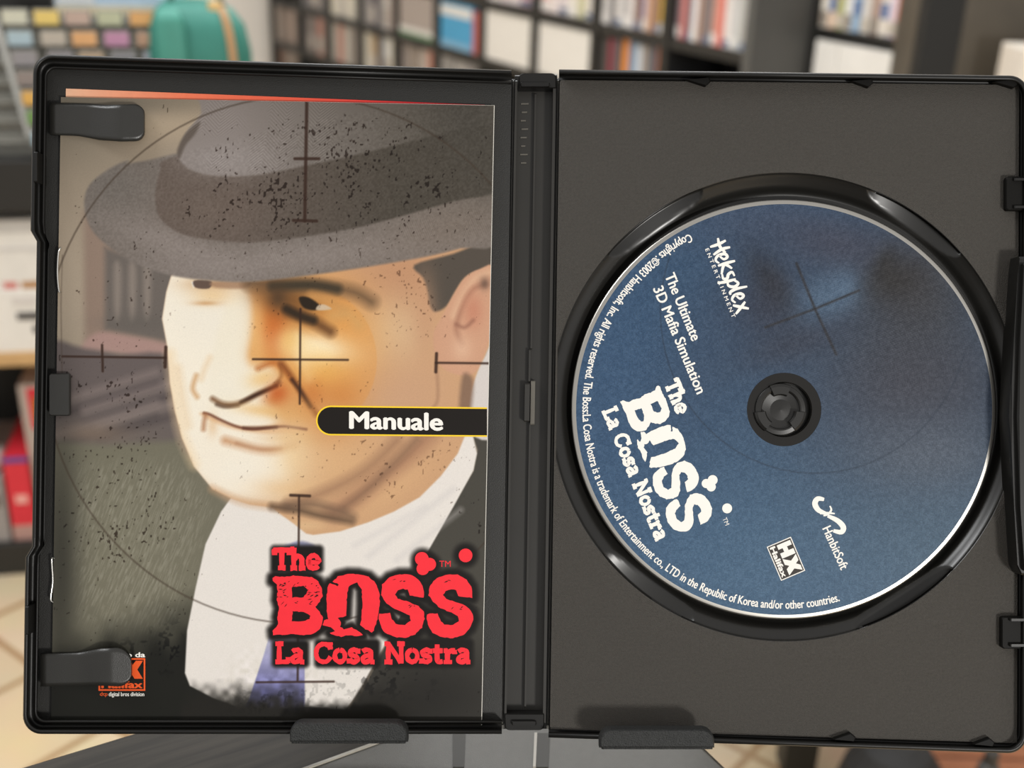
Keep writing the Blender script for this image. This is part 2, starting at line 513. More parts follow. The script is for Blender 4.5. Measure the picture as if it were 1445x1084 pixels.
# ------------------------------------------------------------------ printing (pictures printed on flat paper and on the disc)
class Print:
    """a small painting engine: colours of a printed sheet on a grid of picture points (X, Y)"""

    def __init__(s, X, Y, base):
        s.X = X; s.Y = Y
        s.c = np.empty(X.shape + (3,)); s.c[:] = base

    def win(s, x0, y0, x1, y1):
        rows = np.where((s.Y.max(1) >= y0) & (s.Y.min(1) <= y1))[0]
        cols = np.where((s.X.max(0) >= x0) & (s.X.min(0) <= x1))[0]
        if len(rows) == 0 or len(cols) == 0: return None
        return slice(rows[0], rows[-1] + 1), slice(cols[0], cols[-1] + 1)

    def mix(s, w, a, col):
        col = np.asarray(col, float)
        s.c[w] = s.c[w] * (1 - a[..., None]) + col * a[..., None]

    @staticmethod
    def sd(X, Y, pts):
        d = np.full(X.shape, 1e9); ins = np.zeros(X.shape, bool)
        n = len(pts)
        for i in range(n):
            (ax, ay), (bx, by) = pts[i], pts[(i + 1) % n]
            ex, ey = bx - ax, by - ay
            t = np.clip(((X - ax) * ex + (Y - ay) * ey) / (ex * ex + ey * ey + 1e-9), 0, 1)
            dx = X - ax - t * ex; dy = Y - ay - t * ey
            d = np.minimum(d, dx * dx + dy * dy)
            if ay != by:
                c = ((ay > Y) != (by > Y)) & (X < ex * (Y - ay) / (by - ay) + ax)
                ins ^= c
        d = np.sqrt(d)
        return np.where(ins, -d, d)

    def fill(s, pts, col, a=1.0, f=1.5, smooth=True, to=None, grad=None):
        pts = crom(pts, 4) if smooth else np.array(pts, float)
        x0, y0 = pts.min(0) - f - 2; x1, y1 = pts.max(0) + f + 2
        w = s.win(x0, y0, x1, y1)
        if w is None: return
        X, Y = s.X[w], s.Y[w]
        q = np.clip(0.5 - s.sd(X, Y, pts) / (2 * f), 0, 1); q = q * q * (3 - 2 * q) * a
        col = np.asarray(col, float)
        if to is not None:                 # colour runs from col at grad[0] to `to` at grad[1]
            (gx, gy), (hx, hy) = grad
            t = np.clip(((X - gx) * (hx - gx) + (Y - gy) * (hy - gy)) / ((hx - gx) ** 2 + (hy - gy) ** 2), 0, 1)[..., None]
            col = col * (1 - t) + np.asarray(to, float) * t
        s.c[w] = s.c[w] * (1 - q[..., None]) + col * q[..., None]

    def blob(s, cx, cy, rx, ry, col, a=1.0, ang=0.0, p=2.0, mask=None):
        r = max(rx, ry) * 2.4
        w = s.win(cx - r, cy - r, cx + r, cy + r)
        if w is None: return
        c, n = math.cos(math.radians(ang)), math.sin(math.radians(ang))
        dx = s.X[w] - cx; dy = s.Y[w] - cy
        u = (dx * c + dy * n) / rx; v = (-dx * n + dy * c) / ry
        q = a * np.exp(-(u * u + v * v) ** (p / 2))
        if mask is not None: q = q * mask[w]
        s.mix(w, q, col)

    def line(s, pts, wd, col, a=1.0, f=0.8, smooth=False):
        pts = crom(pts, 6, False) if smooth else np.array(pts, float)
        x0, y0 = pts.min(0) - wd - f - 2; x1, y1 = pts.max(0) + wd + f + 2
        w = s.win(x0, y0, x1, y1)
        if w is None: return
        X, Y = s.X[w], s.Y[w]; d = np.full(X.shape, 1e9)
        for i in range(len(pts) - 1):
            (ax, ay), (bx, by) = pts[i], pts[i + 1]
            ex, ey = bx - ax, by - ay
            t = np.clip(((X - ax) * ex + (Y - ay) * ey) / (ex * ex + ey * ey + 1e-9), 0, 1)
            d = np.minimum(d, np.hypot(X - ax - t * ex, Y - ay - t * ey))
        q = np.clip(0.5 - (d - wd / 2) / (2 * f), 0, 1) * a
        s.mix(w, q, col)

    def mask(s, pts, f=2.0, smooth=True):
        pts = crom(pts, 4) if smooth else np.array(pts, float)
        q = np.clip(0.5 - s.sd(s.X, s.Y, pts) / (2 * f), 0, 1)
        return q * q * (3 - 2 * q)


_tab = np.random.RandomState(3).rand(256, 256)


def vnoise(x, y, sx, sy=None, seed=0):
    sy = sy or sx
    u = x / sx + seed * 17.3; v = y / sy + seed * 7.7
    i = np.floor(u).astype(int); j = np.floor(v).astype(int)
    a = u - i; b_ = v - j; a = a * a * (3 - 2 * a); b_ = b_ * b_ * (3 - 2 * b_)
    i &= 255; j &= 255; i1 = (i + 1) & 255; j1 = (j + 1) & 255
    return (_tab[i, j] * (1 - a) + _tab[i1, j] * a) * (1 - b_) + (_tab[i, j1] * (1 - a) + _tab[i1, j1] * a) * b_


def sstep(x, lo, hi):
    t = np.clip((x - lo) / (hi - lo), 0, 1); return t * t * (3 - 2 * t)


def grid_object(name, X, Y, cols, fn, m, parent, gain):
    """a printed sheet: one fine mesh whose points carry the ink colours"""
    ny, nx = X.shape
    v = np.stack(fn(X, Y), -1).reshape(-1, 3)
    idx = np.arange(ny * nx).reshape(ny, nx)
    q = np.stack([idx[1:, :-1], idx[1:, 1:], idx[:-1, 1:], idx[:-1, :-1]], -1).reshape(-1, 4)
    me = bpy.data.meshes.new(name)
    me.vertices.add(len(v)); me.vertices.foreach_set('co', v.astype(np.float32).ravel())
    me.loops.add(len(q) * 4); me.loops.foreach_set('vertex_index', q.astype(np.int32).ravel())
    me.polygons.add(len(q)); me.polygons.foreach_set('loop_start', np.arange(0, len(q) * 4, 4, dtype=np.int32))
    try:
        me.polygons.foreach_set('loop_total', np.full(len(q), 4, dtype=np.int32))
    except Exception:
        pass
    me.update(calc_edges=True)
    at = me.color_attributes.new('print', 'FLOAT_COLOR', 'POINT')
    rgba = np.ones((len(v), 4), np.float32)
    rgba[:, :3] = np.clip(lin(np.clip(cols, 0, 255)).reshape(-1, 3) * gain, 0, 0.95)
    at.data.foreach_set('color', rgba.ravel())
    me.materials.append(m)
    o = bpy.data.objects.new(name, me); COL.objects.link(o)
    if parent: o.parent = parent
    return o


def quad_grid(tl, tr, br, bl, step):
    nx = int(math.dist(tl, tr) / step) + 1; ny = int(math.dist(tl, bl) / step) + 1
    u = np.linspace(0, 1, nx)[None, :]; v = np.linspace(0, 1, ny)[:, None]
    f = lambda i: (tl[i] * (1 - u) + tr[i] * u) * (1 - v) + (bl[i] * (1 - u) + br[i] * u) * v
    return f(0), f(1)


def paint_cover(X, Y):
    """a man in a felt hat seen through the cross hairs of a scope"""
    p = Print(X, Y, (150, 136, 118))
    # --- backdrop
    p.blob(235, 165, 120, 40, (178, 160, 136), .8)
    p.blob(110, 140, 60, 90, (96, 90, 78), .75)
    p.blob(180, 145, 150, 20, (100, 93, 82), .6)
    p.blob(100, 420, 40, 130, (172, 157, 138), .8)
    p.fill([(118, 300), (240, 330), (245, 510), (120, 480)], (142, 122, 108), f=8, smooth=False)
    p.fill([(148, 350), (250, 380), (250, 485), (148, 465)], (106, 98, 92), f=7, smooth=False)
    for x in (166, 187, 208):
        p.fill([(x - 5, 375), (x + 5, 380), (x + 3, 445), (x - 4, 445)], (146, 134, 124), .7, f=6)
    p.blob(200, 455, 50, 12, (98, 92, 86), .6)
    p.fill([(135, 470), (180, 474), (240, 488), (240, 512), (170, 500), (115, 496)], (168, 136, 128), .9, f=6)
    p.fill([(60, 490), (120, 492), (170, 500), (250, 510), (280, 640), (60, 640)], (100, 90, 88), f=6)
    for k, (x, y) in enumerate(((150, 545), (190, 555), (210, 578), (150, 590))):
        p.line([(x - 70, y + 24), (x + 70, y - 20)], 9, (134, 120, 116), .75, 7)
        p.line([(x - 70, y + 42), (x + 70, y - 2)], 7, (70, 62, 64), .65, 6)
    p.blob(130, 612, 50, 14, (128, 108, 94), .7)
    # --- dark coat
    p.fill([(60, 622), (150, 628), (250, 622), (300, 690), (330, 720), (300, 860), (290, 1060), (60, 1060)], (112, 108, 92), f=8, smooth=False)
    p.blob(180, 760, 120, 130, (124, 120, 102), .6)
    p.blob(86, 800, 26, 200, (44, 43, 38), .7)
    fade = sstep(Y + (X - 170) * 0.25 + 26 * (vnoise(X, Y, 22) - .5), 850, 950) * sstep(-X, -345, -330)
    p.c = p.c * (1 - fade[..., None] * .98) + np.array((27, 27, 23)) * fade[..., None] * .98
    # --- right shoulder
    p.fill([(700, 560), (662, 600), (674, 635), (668, 665), (600, 780), (560, 880), (500, 1000), (470, 1060), (720, 1060)], (72, 69, 62), f=1.5, smooth=False)
    p.blob(610, 985, 130, 80, (36, 34, 31), .9)
    p.blob(690, 560, 40, 60, (72, 68, 62), .6)
    # --- shirt and tie
    p.fill([(331, 696), (312, 722), (290, 768), (276, 830), (264, 890), (261, 950), (268, 968), (300, 985), (335, 998), (480, 1012), (505, 978), (560, 880), (604, 778), (640, 715), (668, 664), (673, 640), (664, 600), (600, 660), (400, 700)], (231, 224, 216), f=1.5, smooth=False)
    p.blob(470, 905, 30, 60, (224, 218, 210), .6)
    for a_, b_, c_ in (((520, 785), (640, 690), 5), ((560, 790), (650, 720), 4), ((500, 770), (600, 715), 3)):
        p.line([a_, b_], c_, (205, 199, 196), .55, 6)
    p.fill([(402, 768), (420, 764), (442, 772), (452, 788), (440, 830), (430, 870), (430, 1030), (330, 1030), (352, 985), (372, 925), (388, 870)], (206, 203, 214), f=1.5, smooth=False, to=(112, 112, 170), grad=((402, 880), (388, 985)))
    p.fill([(398, 782), (420, 764), (446, 772), (452, 800), (420, 812)], (128, 130, 158), .9, f=3)
    tf = sstep(Y + 16 * (vnoise(X, Y, 9, seed=2) - .5), 955, 1002) * sstep(X, 255, 275)
    keep = 1 - p.mask([(430, 850), (604, 778), (500, 985), (492, 1002), (430, 996)], 3, False) * sstep(-Y, -1006, -990)
    q = np.maximum(tf * keep, sstep(Y + 8 * (vnoise(X, Y, 7, seed=4) - .5), 985, 1006))
    q *= sstep(-X, -640, -520) * sstep(X, 250, 262)
    p.c = p.c * (1 - q[..., None]) + np.array((34, 32, 28)) * q[..., None]
    # --- neck and face
    face = [(243, 385), (235, 412), (229, 450), (236, 488), (240, 540), (247, 580), (257, 618), (274, 658), (300, 690), (326, 703), (352, 712), (384, 716), (396, 726), (416, 740), (432, 753), (442, 755), (480, 750), (520, 737), (556, 722), (592, 702), (622, 672), (646, 640), (656, 615), (668, 560), (686, 500), (700, 470), (700, 330), (560, 340), (400, 360)]
    p.fill(face, (204, 160, 120), f=1.8, smooth=False)
    fm = p.mask(face, 2, False)
    p.blob(560, 395, 70, 60, (188, 140, 106), .9, mask=fm)
    p.blob(545, 470, 55, 50, (214, 182, 146), .9, mask=fm)
    p.blob(560, 560, 80, 55, (200, 158, 126), .8, mask=fm)
    p.blob(440, 480, 95, 95, (224, 158, 82), .85, p=3, mask=fm)           # the lens of the scope warms the skin
    p.fill(circ(425, 508, 107, 40), (222, 150, 72), .38, f=1.5, smooth=False)
    p.blob(450, 640, 80, 60, (220, 176, 128), .9, mask=fm)
    lit_ = [(225, 385), (330, 396), (346, 420), (350, 470), (346, 505), (372, 520), (388, 540), (372, 566), (392, 590), (404, 620), (408, 660), (396, 700), (300, 690), (236, 600), (220, 480)]
    q = p.mask(lit_, 15) * fm
    p.c = p.c * (1 - q[..., None]) + np.array((243, 234, 216)) * q[..., None]      # lit half of the face
    p.blob(340, 662, 70, 44, (242, 230, 210), .9, mask=fm)
    p.blob(300, 440, 62, 50, (238, 230, 214), .95, p=3, mask=fm)
    p.line([(240, 500), (246, 560), (256, 612), (274, 655)], 10, (238, 206, 160), .6, 9, True)
    p.line([(252, 520), (258, 560), (266, 600)], 6, (226, 186, 134), .4, 8, True)
    p.blob(384, 452, 24, 52, (212, 128, 60), .85, ang=-6, mask=fm)
    p.blob(362, 470, 14, 60, (232, 180, 112), .7, mask=fm)
    p.fill([(342, 412), (352, 420), (354, 460), (348, 500), (352, 520), (378, 516), (392, 528), (384, 545), (352, 562), (318, 568), (298, 560), (300, 500), (320, 430)], (238, 229, 208), .75, f=8)
    p.blob(372, 534, 24, 12, (236, 196, 132), .8, ang=-14, mask=fm)
    p.blob(386, 440, 12, 70, (206, 122, 58), .55, ang=-6, mask=fm)
    p.blob(392, 470, 18, 30, (196, 92, 34), .7, mask=fm)
    p.line([(364, 520), (384, 512), (396, 516), (412, 536)], 7, (176, 92, 36), .7, 4, True)
    p.line([(394, 512), (397, 530), (388, 543)], 4, (120, 66, 30), .6, 3, True)
    p.blob(446, 492, 50, 22, (250, 234, 198), 1.0, ang=8, mask=fm)
    p.fill([(418, 470), (440, 482), (470, 500), (452, 524), (436, 540), (424, 520), (414, 490)], (250, 226, 176), .75, f=9)          # bright cheekbone
    p.blob(408, 482, 16, 22, (240, 196, 118), .7, mask=fm)
    p.blob(455, 525, 34, 22, (232, 176, 94), .8, mask=fm)
    p.blob(480, 560, 30, 24, (206, 132, 66), .7, mask=fm)
    p.blob(440, 560, 18, 26, (196, 112, 52), .6, mask=fm)
    p.blob(470, 600, 40, 26, (208, 148, 92), .7, mask=fm)
    # eyes and brows under the brim
    p.blob(300, 401, 42, 12, (196, 150, 100), .75, mask=fm)
    p.blob(300, 418, 30, 12, (232, 196, 144), .7, mask=fm)
    p.blob(290, 428, 18, 3.5, (192, 138, 84), .6, mask=fm)
    p.fill([(270, 398), (276, 397), (273, 407)], (236, 232, 226), .9, f=1.5, smooth=False)
    p.fill([(274, 396), (298, 397), (295, 407), (276, 406)], (92, 74, 66), .95, f=1.5)
    p.fill([(300, 398), (352, 398), (345, 407), (304, 406)], (158, 124, 98), .8, f=3)
    p.blob(412, 424, 40, 26, (118, 78, 42), .85, ang=18, mask=fm)
    p.blob(372, 412, 22, 16, (150, 104, 62), .8, mask=fm)
    p.line([(352, 400), (400, 402), (450, 404), (498, 412), (524, 426)], 16, (96, 74, 54), .8, 9, True)
    p.line([(385, 404), (440, 402), (476, 408)], 14, (62, 54, 42), .9, 5, True)
    p.blob(392, 420, 16, 18, (78, 58, 40), .85, mask=fm)
    p.line([(440, 418), (462, 424), (486, 438)], 12, (200, 146, 86), .8, 6, True)
    p.fill([(422, 420), (436, 420), (452, 432), (444, 438), (428, 434)], (44, 34, 24), 1, f=2)
    p.fill([(449, 431), (458, 430), (468, 436), (456, 438), (446, 437)], (206, 186, 160), .9, f=1.5)
    p.line([(408, 440), (424, 446), (446, 456), (466, 468)], 15, (96, 62, 36), .8, 6, True)
    p.line([(404, 436), (424, 446), (442, 452)], 12, (48, 38, 28), .9, 4, True)
    p.line([(470, 446), (492, 444), (506, 458)], 16, (206, 160, 100), .6, 8, True)
    # nose
    p.blob(318, 545, 26, 28, (240, 232, 214), .8, mask=fm)
    p.line([(277, 530), (272, 548), (278, 560)], 5, (196, 140, 84), .75, 4, True)
    p.line([(284, 535), (289, 520), (296, 505)], 6, (226, 192, 148), .5, 5, True)
    p.line([(300, 563), (314, 570), (330, 571), (346, 566), (364, 556), (384, 547), (393, 541)], 6.5, (112, 74, 46), .9, 3.5, True)
    p.line([(306, 571), (318, 574), (336, 572)], 5, (66, 44, 32), .7, 2.5, True)
    p.line([(340, 568), (362, 557), (390, 545)], 5, (58, 36, 26), .9, 2, True)
    p.blob(392, 556, 16, 16, (190, 84, 34), .75, mask=fm)
    p.blob(372, 580, 40, 9, (230, 186, 120), .7, ang=8, mask=fm)
    p.line([(398, 514), (410, 530), (424, 552), (436, 570), (446, 584)], 8, (128, 70, 34), .8, 4, True)
    p.line([(412, 536), (424, 552), (438, 574)], 5, (58, 34, 22), .85, 2.5, True)
    # mouth and chin
    p.blob(420, 582, 30, 18, (212, 150, 84), .65, mask=fm)
    p.blob(410, 618, 40, 10, (214, 164, 108), .6, mask=fm)
    p.blob(300, 600, 8, 16, (220, 176, 128), .5, mask=fm)
    p.fill([(284, 586), (288, 582), (296, 586), (330, 600), (366, 602), (400, 596), (430, 600), (434, 606), (400, 612), (360, 611), (320, 603)], (214, 158, 106), .6, f=4)
    p.line([(288, 583), (296, 585), (312, 593), (334, 602), (356, 606), (378, 604), (402, 602), (432, 606)], 3.4, (104, 58, 40), .9, 1.8, True)
    p.line([(344, 604), (366, 604), (390, 603)], 4.5, (78, 42, 30), .7, 2, True)
    p.line([(290, 586), (288, 596), (287, 606)], 5, (168, 112, 74), .8, 3.5, True)
    p.line([(318, 622), (336, 627), (362, 634), (390, 635), (414, 629)], 10, (190, 130, 84), .85, 6, True)
    p.line([(334, 626), (368, 634), (396, 633)], 4, (158, 104, 68), .6, 3, True)
    p.blob(334, 662, 46, 28, (242, 234, 218), .8, mask=fm)
    p.blob(412, 640, 26, 50, (236, 206, 160), .75, mask=fm)
    p.blob(400, 690, 40, 16, (226, 186, 138), .7, mask=fm)
    # jaw and throat in the shade of the print
    p.line([(300, 690), (340, 708), (384, 716), (404, 722)], 8, (198, 152, 110), .6, 6, True)
    p.line([(560, 622), (530, 652), (496, 676), (450, 698), (408, 712)], 14, (150, 112, 86), .7, 9, True)
    p.line([(606, 614), (572, 648), (536, 676), (500, 704), (470, 724)], 22, (160, 116, 90), .7, 11, True)
    p.line([(588, 620), (560, 650), (520, 690), (486, 716)], 8, (112, 86, 68), .55, 8, True)
    p.line([(384, 715), (420, 720), (452, 728), (484, 734), (496, 736)], 9, (92, 72, 56), .85, 5, True)
    p.line([(404, 714), (440, 712), (480, 722), (498, 730)], 12, (104, 82, 66), .6, 6, True)
    p.blob(560, 690, 60, 14, (214, 170, 126), .7, ang=-38, mask=fm)
    p.blob(430, 742, 30, 8, (222, 186, 142), .7, mask=fm)
    # ear, hair
    p.fill([(585, 374), (640, 358), (700, 338), (700, 380), (676, 382), (656, 392), (642, 412), (630, 432), (614, 440), (606, 430), (603, 410), (597, 392)], (84, 76, 68), f=3)
    p.fill([(700, 378), (676, 380), (656, 392), (640, 416), (624, 446), (612, 470), (614, 500), (628, 522), (654, 530), (672, 524), (684, 500), (694, 470), (700, 450)], (206, 158, 128), f=2)
    p.line([(692, 384), (672, 392), (654, 414), (640, 446)], 9, (218, 176, 144), .8, 4, True)
    p.line([(684, 402), (668, 408), (654, 430), (644, 462), (652, 486)], 6, (160, 112, 90), .7, 4, True)
    p.blob(668, 438, 14, 24, (196, 132, 106), .8)
    p.line([(644, 458), (656, 462), (668, 452)], 4, (140, 94, 78), .7, 3, True)
    p.blob(652, 492, 14, 18, (222, 180, 150), .8)
    p.blob(684, 400, 7, 9, (96, 76, 66), .7)
    p.fill([(700, 480), (684, 504), (672, 530), (664, 560), (660, 600), (660, 612), (700, 612)], (214, 206, 200), f=2)
    p.fill([(652, 532), (664, 530), (668, 545), (662, 590), (648, 590)], (122, 96, 80), .8, f=5)
    p.line([(616, 514), (618, 560), (612, 575)], 3, (150, 112, 88), .6, 3, True)
    p.blob(600, 450, 16, 60, (196, 150, 116), .6, mask=fm)
    # --- the hat
    brim = [(210, 226), (180, 227), (152, 240), (126, 262), (119, 290), (128, 322), (152, 347), (190, 371), (240, 388), (300, 396), (360, 397), (440, 388), (520, 376), (600, 362), (650, 350), (710, 332), (710, 160), (500, 160)]
    p.fill(brim, (116, 107, 100), f=3)
    bm_ = p.mask(brim, 3)
    p.blob(420, 365, 260, 26, (138, 128, 122), .85, ang=-6, mask=bm_)
    p.blob(255, 350, 110, 26, (140, 130, 124), .8, ang=22, mask=bm_)
    p.blob(640, 320, 110, 40, (120, 108, 98), .7, ang=-16, mask=bm_)
    p.blob(160, 260, 50, 40, (104, 98, 92), .7, mask=bm_)
    p.fill([(244, 222), (226, 242), (219, 272), (222, 300), (236, 318), (262, 332), (310, 340), (360, 342), (430, 334), (500, 322), (570, 304), (640, 284), (712, 262), (712, 170), (560, 180), (400, 200)], (100, 88, 80), f=2.5, to=(74, 68, 60), grad=((330, 280), (560, 260)))
    p.blob(300, 300, 60, 30, (108, 95, 86), .6)
    p.fill([(316, 110), (284, 160), (262, 188), (252, 214), (258, 232), (280, 244), (320, 249), (370, 246), (430, 234), (500, 219), (570, 202), (640, 184), (712, 164), (712, 110)], (134, 125, 120), f=2.5, to=(90, 84, 76), grad=((330, 200), (600, 180)))
    p.blob(320, 225, 60, 22, (148, 140, 136), .7)
    p.fill([(282, 172), (262, 188), (250, 212), (254, 222), (262, 205), (276, 188)], (86, 76, 68), .8, f=3)
    p.blob(660, 160, 60, 60, (70, 66, 60), .75)
    p.blob(690, 220, 50, 60, (72, 68, 61), .6)
    # herring bone weave
    for msk, per, ang in ((p.mask([(300, 130), (470, 130), (460, 225), (330, 246), (265, 215)], 10), 46, .9), (p.mask([(300, 360), (470, 338), (710, 285), (710, 335), (450, 385), (320, 394)], 6), 90, 2.2)):
        zz = np.abs(((X + .2 * Y) % per) - per / 2) * ang
        s_ = np.sin((Y + zz) * 2 * math.pi / 4.6) * sstep(vnoise(X, Y, 30, seed=6), .3, .7)
        p.c += (s_ * 11 * msk)[..., None]
    # felt grain, coat hair
    p.c += ((vnoise(X, Y, 2.2, seed=8) - .5) * 14 * np.maximum(bm_, 0) )[..., None]
    cm = p.mask([(110, 660), (245, 650), (300, 712), (268, 800), (246, 880), (200, 940), (110, 880)], 18, False)
    h = np.clip(vnoise(X * .93 + Y * .36, Y * .93 - X * .36, 1.3, 10, seed=5) - .42, 0, 1)
    p.c += (h * 40 * cm * sstep(-Y, -930, -840))[..., None]
    # --- dark flecks scattered over the print
    white = p.mask([(331, 700), (276, 830), (262, 960), (500, 985), (604, 778), (660, 640), (560, 722), (440, 755)], 6, False)
    lit = np.exp(-(((X - 300) / 72) ** 2 + ((Y - 540) / 165) ** 2) ** 2)
    cal = (1 - white) * (1 - lit)
    g = lambda cx, cy, rx, ry: np.exp(-(((X - cx) / rx) ** 2 + ((Y - cy) / ry) ** 2))
    dens = 1.05 * g(480, 240, 150, 95) + .5 * g(330, 290, 90, 60) + .45 * g(620, 300, 80, 90) + .85 * g(195, 545, 90, 60) + .8 * g(170, 730, 120, 110) \
        + .6 * g(580, 410, 70, 45) + .5 * g(540, 660, 90, 60) + .55 * g(195, 425, 50, 45) + .5 * g(640, 720, 60, 90) + .55 * g(420, 430, 60, 40) + .3 * g(430, 560, 70, 50)
    n1 = vnoise(X, Y, 3.4, 4.6, seed=1); n2 = vnoise(X, Y, 2.0, 2.6, seed=9); n3 = vnoise(X, Y, 26, seed=3)
    fl = sstep(n1 * .6 + n2 * .3 + n3 * .22 + .19 * np.clip(dens, 0, 1.1), .93, .99) * cal
    p.c *= (1 - (.58 - .22 * fm) * fl)[..., None] if False else (1 - (.58 - .22 * fm)[..., None] * fl[..., None] * np.array((.9, 1.0, 1.05)))
    gr = sstep(vnoise(X, Y, 8, 9, seed=12) * .6 + vnoise(X, Y, 3, seed=13) * .4, .57, .66)
    z = sstep(Y + (X - 300) * .35, 840, 900) * sstep(-X, -262, -250) * sstep(-Y, -960, -930) + \
        np.exp(-(((X - 545) / 60) ** 2 + ((Y - 958) / 22) ** 2)) * .8 + np.exp(-(((X - 390) / 60) ** 2 + ((Y - 985) / 22) ** 2)) * .5
    p.c *= (1 - .6 * np.clip(gr * z, 0, 1))[..., None]
    blu = np.exp(-(((X - 385) / 50) ** 2 + ((Y - 955) / 30) ** 2)) * (vnoise(X, Y, 7, seed=21) - .5)
    p.c += blu[..., None] * np.array((46, 46, 60))
    # --- scope lines
    th = np.linspace(0, 2 * math.pi, 120)
    p.line([(423 + 362 * math.cos(t), 508 + 372 * math.sin(t)) for t in th], 2.2, (62, 50, 40), .62, 1.2)
    p.line([(88, 360), (86, 430), (88, 560)], 1.5, (62, 50, 40), .4, 1)
    dk = (52, 34, 26)
    for l, w in (([(433, 140), (430, 312)], 4.6), ([(416, 224), (450, 224)], 4.2), ([(414, 311), (447, 312)], 4.2),
                 ([(88, 503), (234, 505)], 3.0), ([(144, 487), (145, 524)], 3.4), ([(234, 490), (233, 518)], 4.6),
                 ([(357, 507), (491, 508)], 3.0), ([(424, 436), (423, 570)], 3.0),
                 ([(615, 512), (700, 513)], 3.2), ([(616, 499), (615, 525)], 4.4),
                 ([(422, 700), (420, 960)], 3.0), ([(410, 699), (437, 700)], 4.2), ([(362, 963), (471, 962)], 3.0)):
        p.line(l, w, dk, .86, 1.0)
    # --- black glow behind the title
    for pts in (L_B, L_O, L_S1, L_S2):
        x0, y0 = np.array(pts).min(0) - 26; x1, y1 = np.array(pts).max(0) + 26
        w = p.win(x0, y0, x1, y1)
        d = p.sd(X[w], Y[w], np.array(pts)); p.mix(w, 1 - sstep(d, 3, 14), (24, 21, 19))
    for x0, x1, y0, y1 in ((388, 450, 776, 802), (390, 430, 910, 936), (450, 530, 908, 936), (554, 662, 908, 936)):
        w = p.win(x0 - 20, y0 - 20, x1 + 20, y1 + 20)
        d = p.sd(X[w], Y[w], np.array([(x0, y0), (x1, y0), (x1, y1), (x0, y1)], float)); p.mix(w, 1 - sstep(d, 2, 11), (24, 21, 19))
    for cx, cy, r in ((596, 790, 8), (606, 797, 8), (597, 803, 8), (657, 784, 9)):
        w = p.win(cx - 30, cy - 30, cx + 30, cy + 30)
        p.mix(w, 1 - sstep(np.hypot(X[w] - cx, Y[w] - cy), r + 2, r + 14), (24, 21, 19))
    return p.c


DC = (1106.5, 578.0)       # middle of the disc in the picture


def paint_disc(X, Y):
    p = Print(X, Y, (54, 78, 104))
    p.blob(1050, 800, 330, 170, (72, 100, 126), .9)
    p.blob(860, 560, 110, 260, (60, 86, 116), .7)
    p.blob(1330, 760, 160, 120, (72, 94, 112), .75)
    p.blob(1060, 310, 120, 50, (62, 76, 98), .8)
    p.blob(1290, 540, 170, 130, (62, 64, 74), .95)
    p.blob(1290, 410, 90, 90, (58, 57, 60), .9)
    p.blob(1180, 345, 100, 45, (64, 66, 80), .8, ang=12)
    p.blob(1080, 430, 60, 60, (50, 53, 66), .9, ang=40)
    p.blob(1090, 400, 22, 55, (42, 42, 48), .8, ang=-35)
    p.blob(1130, 480, 90, 26, (54, 60, 74), .85, ang=-20)
    p.blob(1165, 420, 46, 32, (80, 100, 122), .9, ang=-18)
    p.blob(1195, 405, 18, 22, (86, 108, 132), .7)
    p.blob(1265, 395, 44, 30, (46, 44, 44), .85, ang=-20)
    p.blob(1250, 372, 16, 26, (40, 38, 36), .6, ang=20)
    p.blob(1310, 640, 110, 50, (84, 92, 104), .7)
    p.blob(1000, 500, 60, 130, (58, 74, 96), .5, ang=20)
    p.line([(1124, 372), (1150, 436), (1180, 500)], 3.4, (44, 42, 44), .8, 1.4)
    p.line([(1080, 462), (1150, 436), (1212, 410)], 3.0, (44, 42, 44), .8, 1.4)
    n = vnoise(X, Y, 3.0, seed=2) - .5
    p.c += (n * 16)[..., None]
    dots = np.sin((X * .93 + Y * .37) * 1.5) * np.sin((Y * .93 - X * .37) * 1.5)
    dm = np.exp(-(((X - 1260) / 190) ** 2 + ((Y - 470) / 170) ** 2))
    p.c += (dots * 9 * dm)[..., None]
    th = np.linspace(math.radians(15), math.radians(200), 60)
    p.line([(1150 + 218 * math.cos(t), 440 + 228 * math.sin(t)) for t in th], 1.6, (36, 46, 60), .55, 1.0)
    return p.c


# ------------------------------------------------------------------ the open case
case = empty('dvd_case', MCASE)
tag(case, 'open black plastic disc case propped upright on the stand', 'disc case')


def bil(q, W_, H_):
    tl, tr, br, bl = [np.array(a, float) for a in q]

    def f(u, v):
        a, c = u / W_, v / H_
        r = (tl * (1 - a) + tr * a) * (1 - c) + (bl * (1 - a) + br * a) * c
        return r[0], r[1]
    return f


def c_loop(W_, H_, d, r, n=8, side=1, ext=None):
    """tray outline open towards the spine: top edge, rounded corners, long outer side, bottom edge"""
    pts = [(W_, d), (W_ * .5, d), (d + r, d)]
    for i in range(1, n + 1):
        a = math.pi / 2 * i / n; pts.append((d + r - r * math.sin(a), d + r - r * math.cos(a)))
    ys = np.linspace(d + r, H_ - d - r, 62)[1:-1]
    for y in ys: pts.append((d, y))
    for i in range(0, n + 1):
        a = math.pi / 2 * i / n; pts.append((d + r - r * math.cos(a), H_ - d - r + r * math.sin(a)))
    pts += [(W_ * .5, H_ - d), (W_, H_ - d)]
    out = []
    for x, y in pts:
        if ext: x = x + ext(y, d) * max(0, 1 - (x - d) / 60)
        out.append((x, y))
    return out


# left half
LW, LH = 676.0, 950.0
fL = bil([(47, 76), (722, 99), (708, 1036), (32, 1036)], LW, LH)


def recess(y, d):
    return 9.0 * float(sstep(np.array(y), 246, 258) * (1 - sstep(np.array(y), 690, 702))) * (1 if d < 18 else .5)


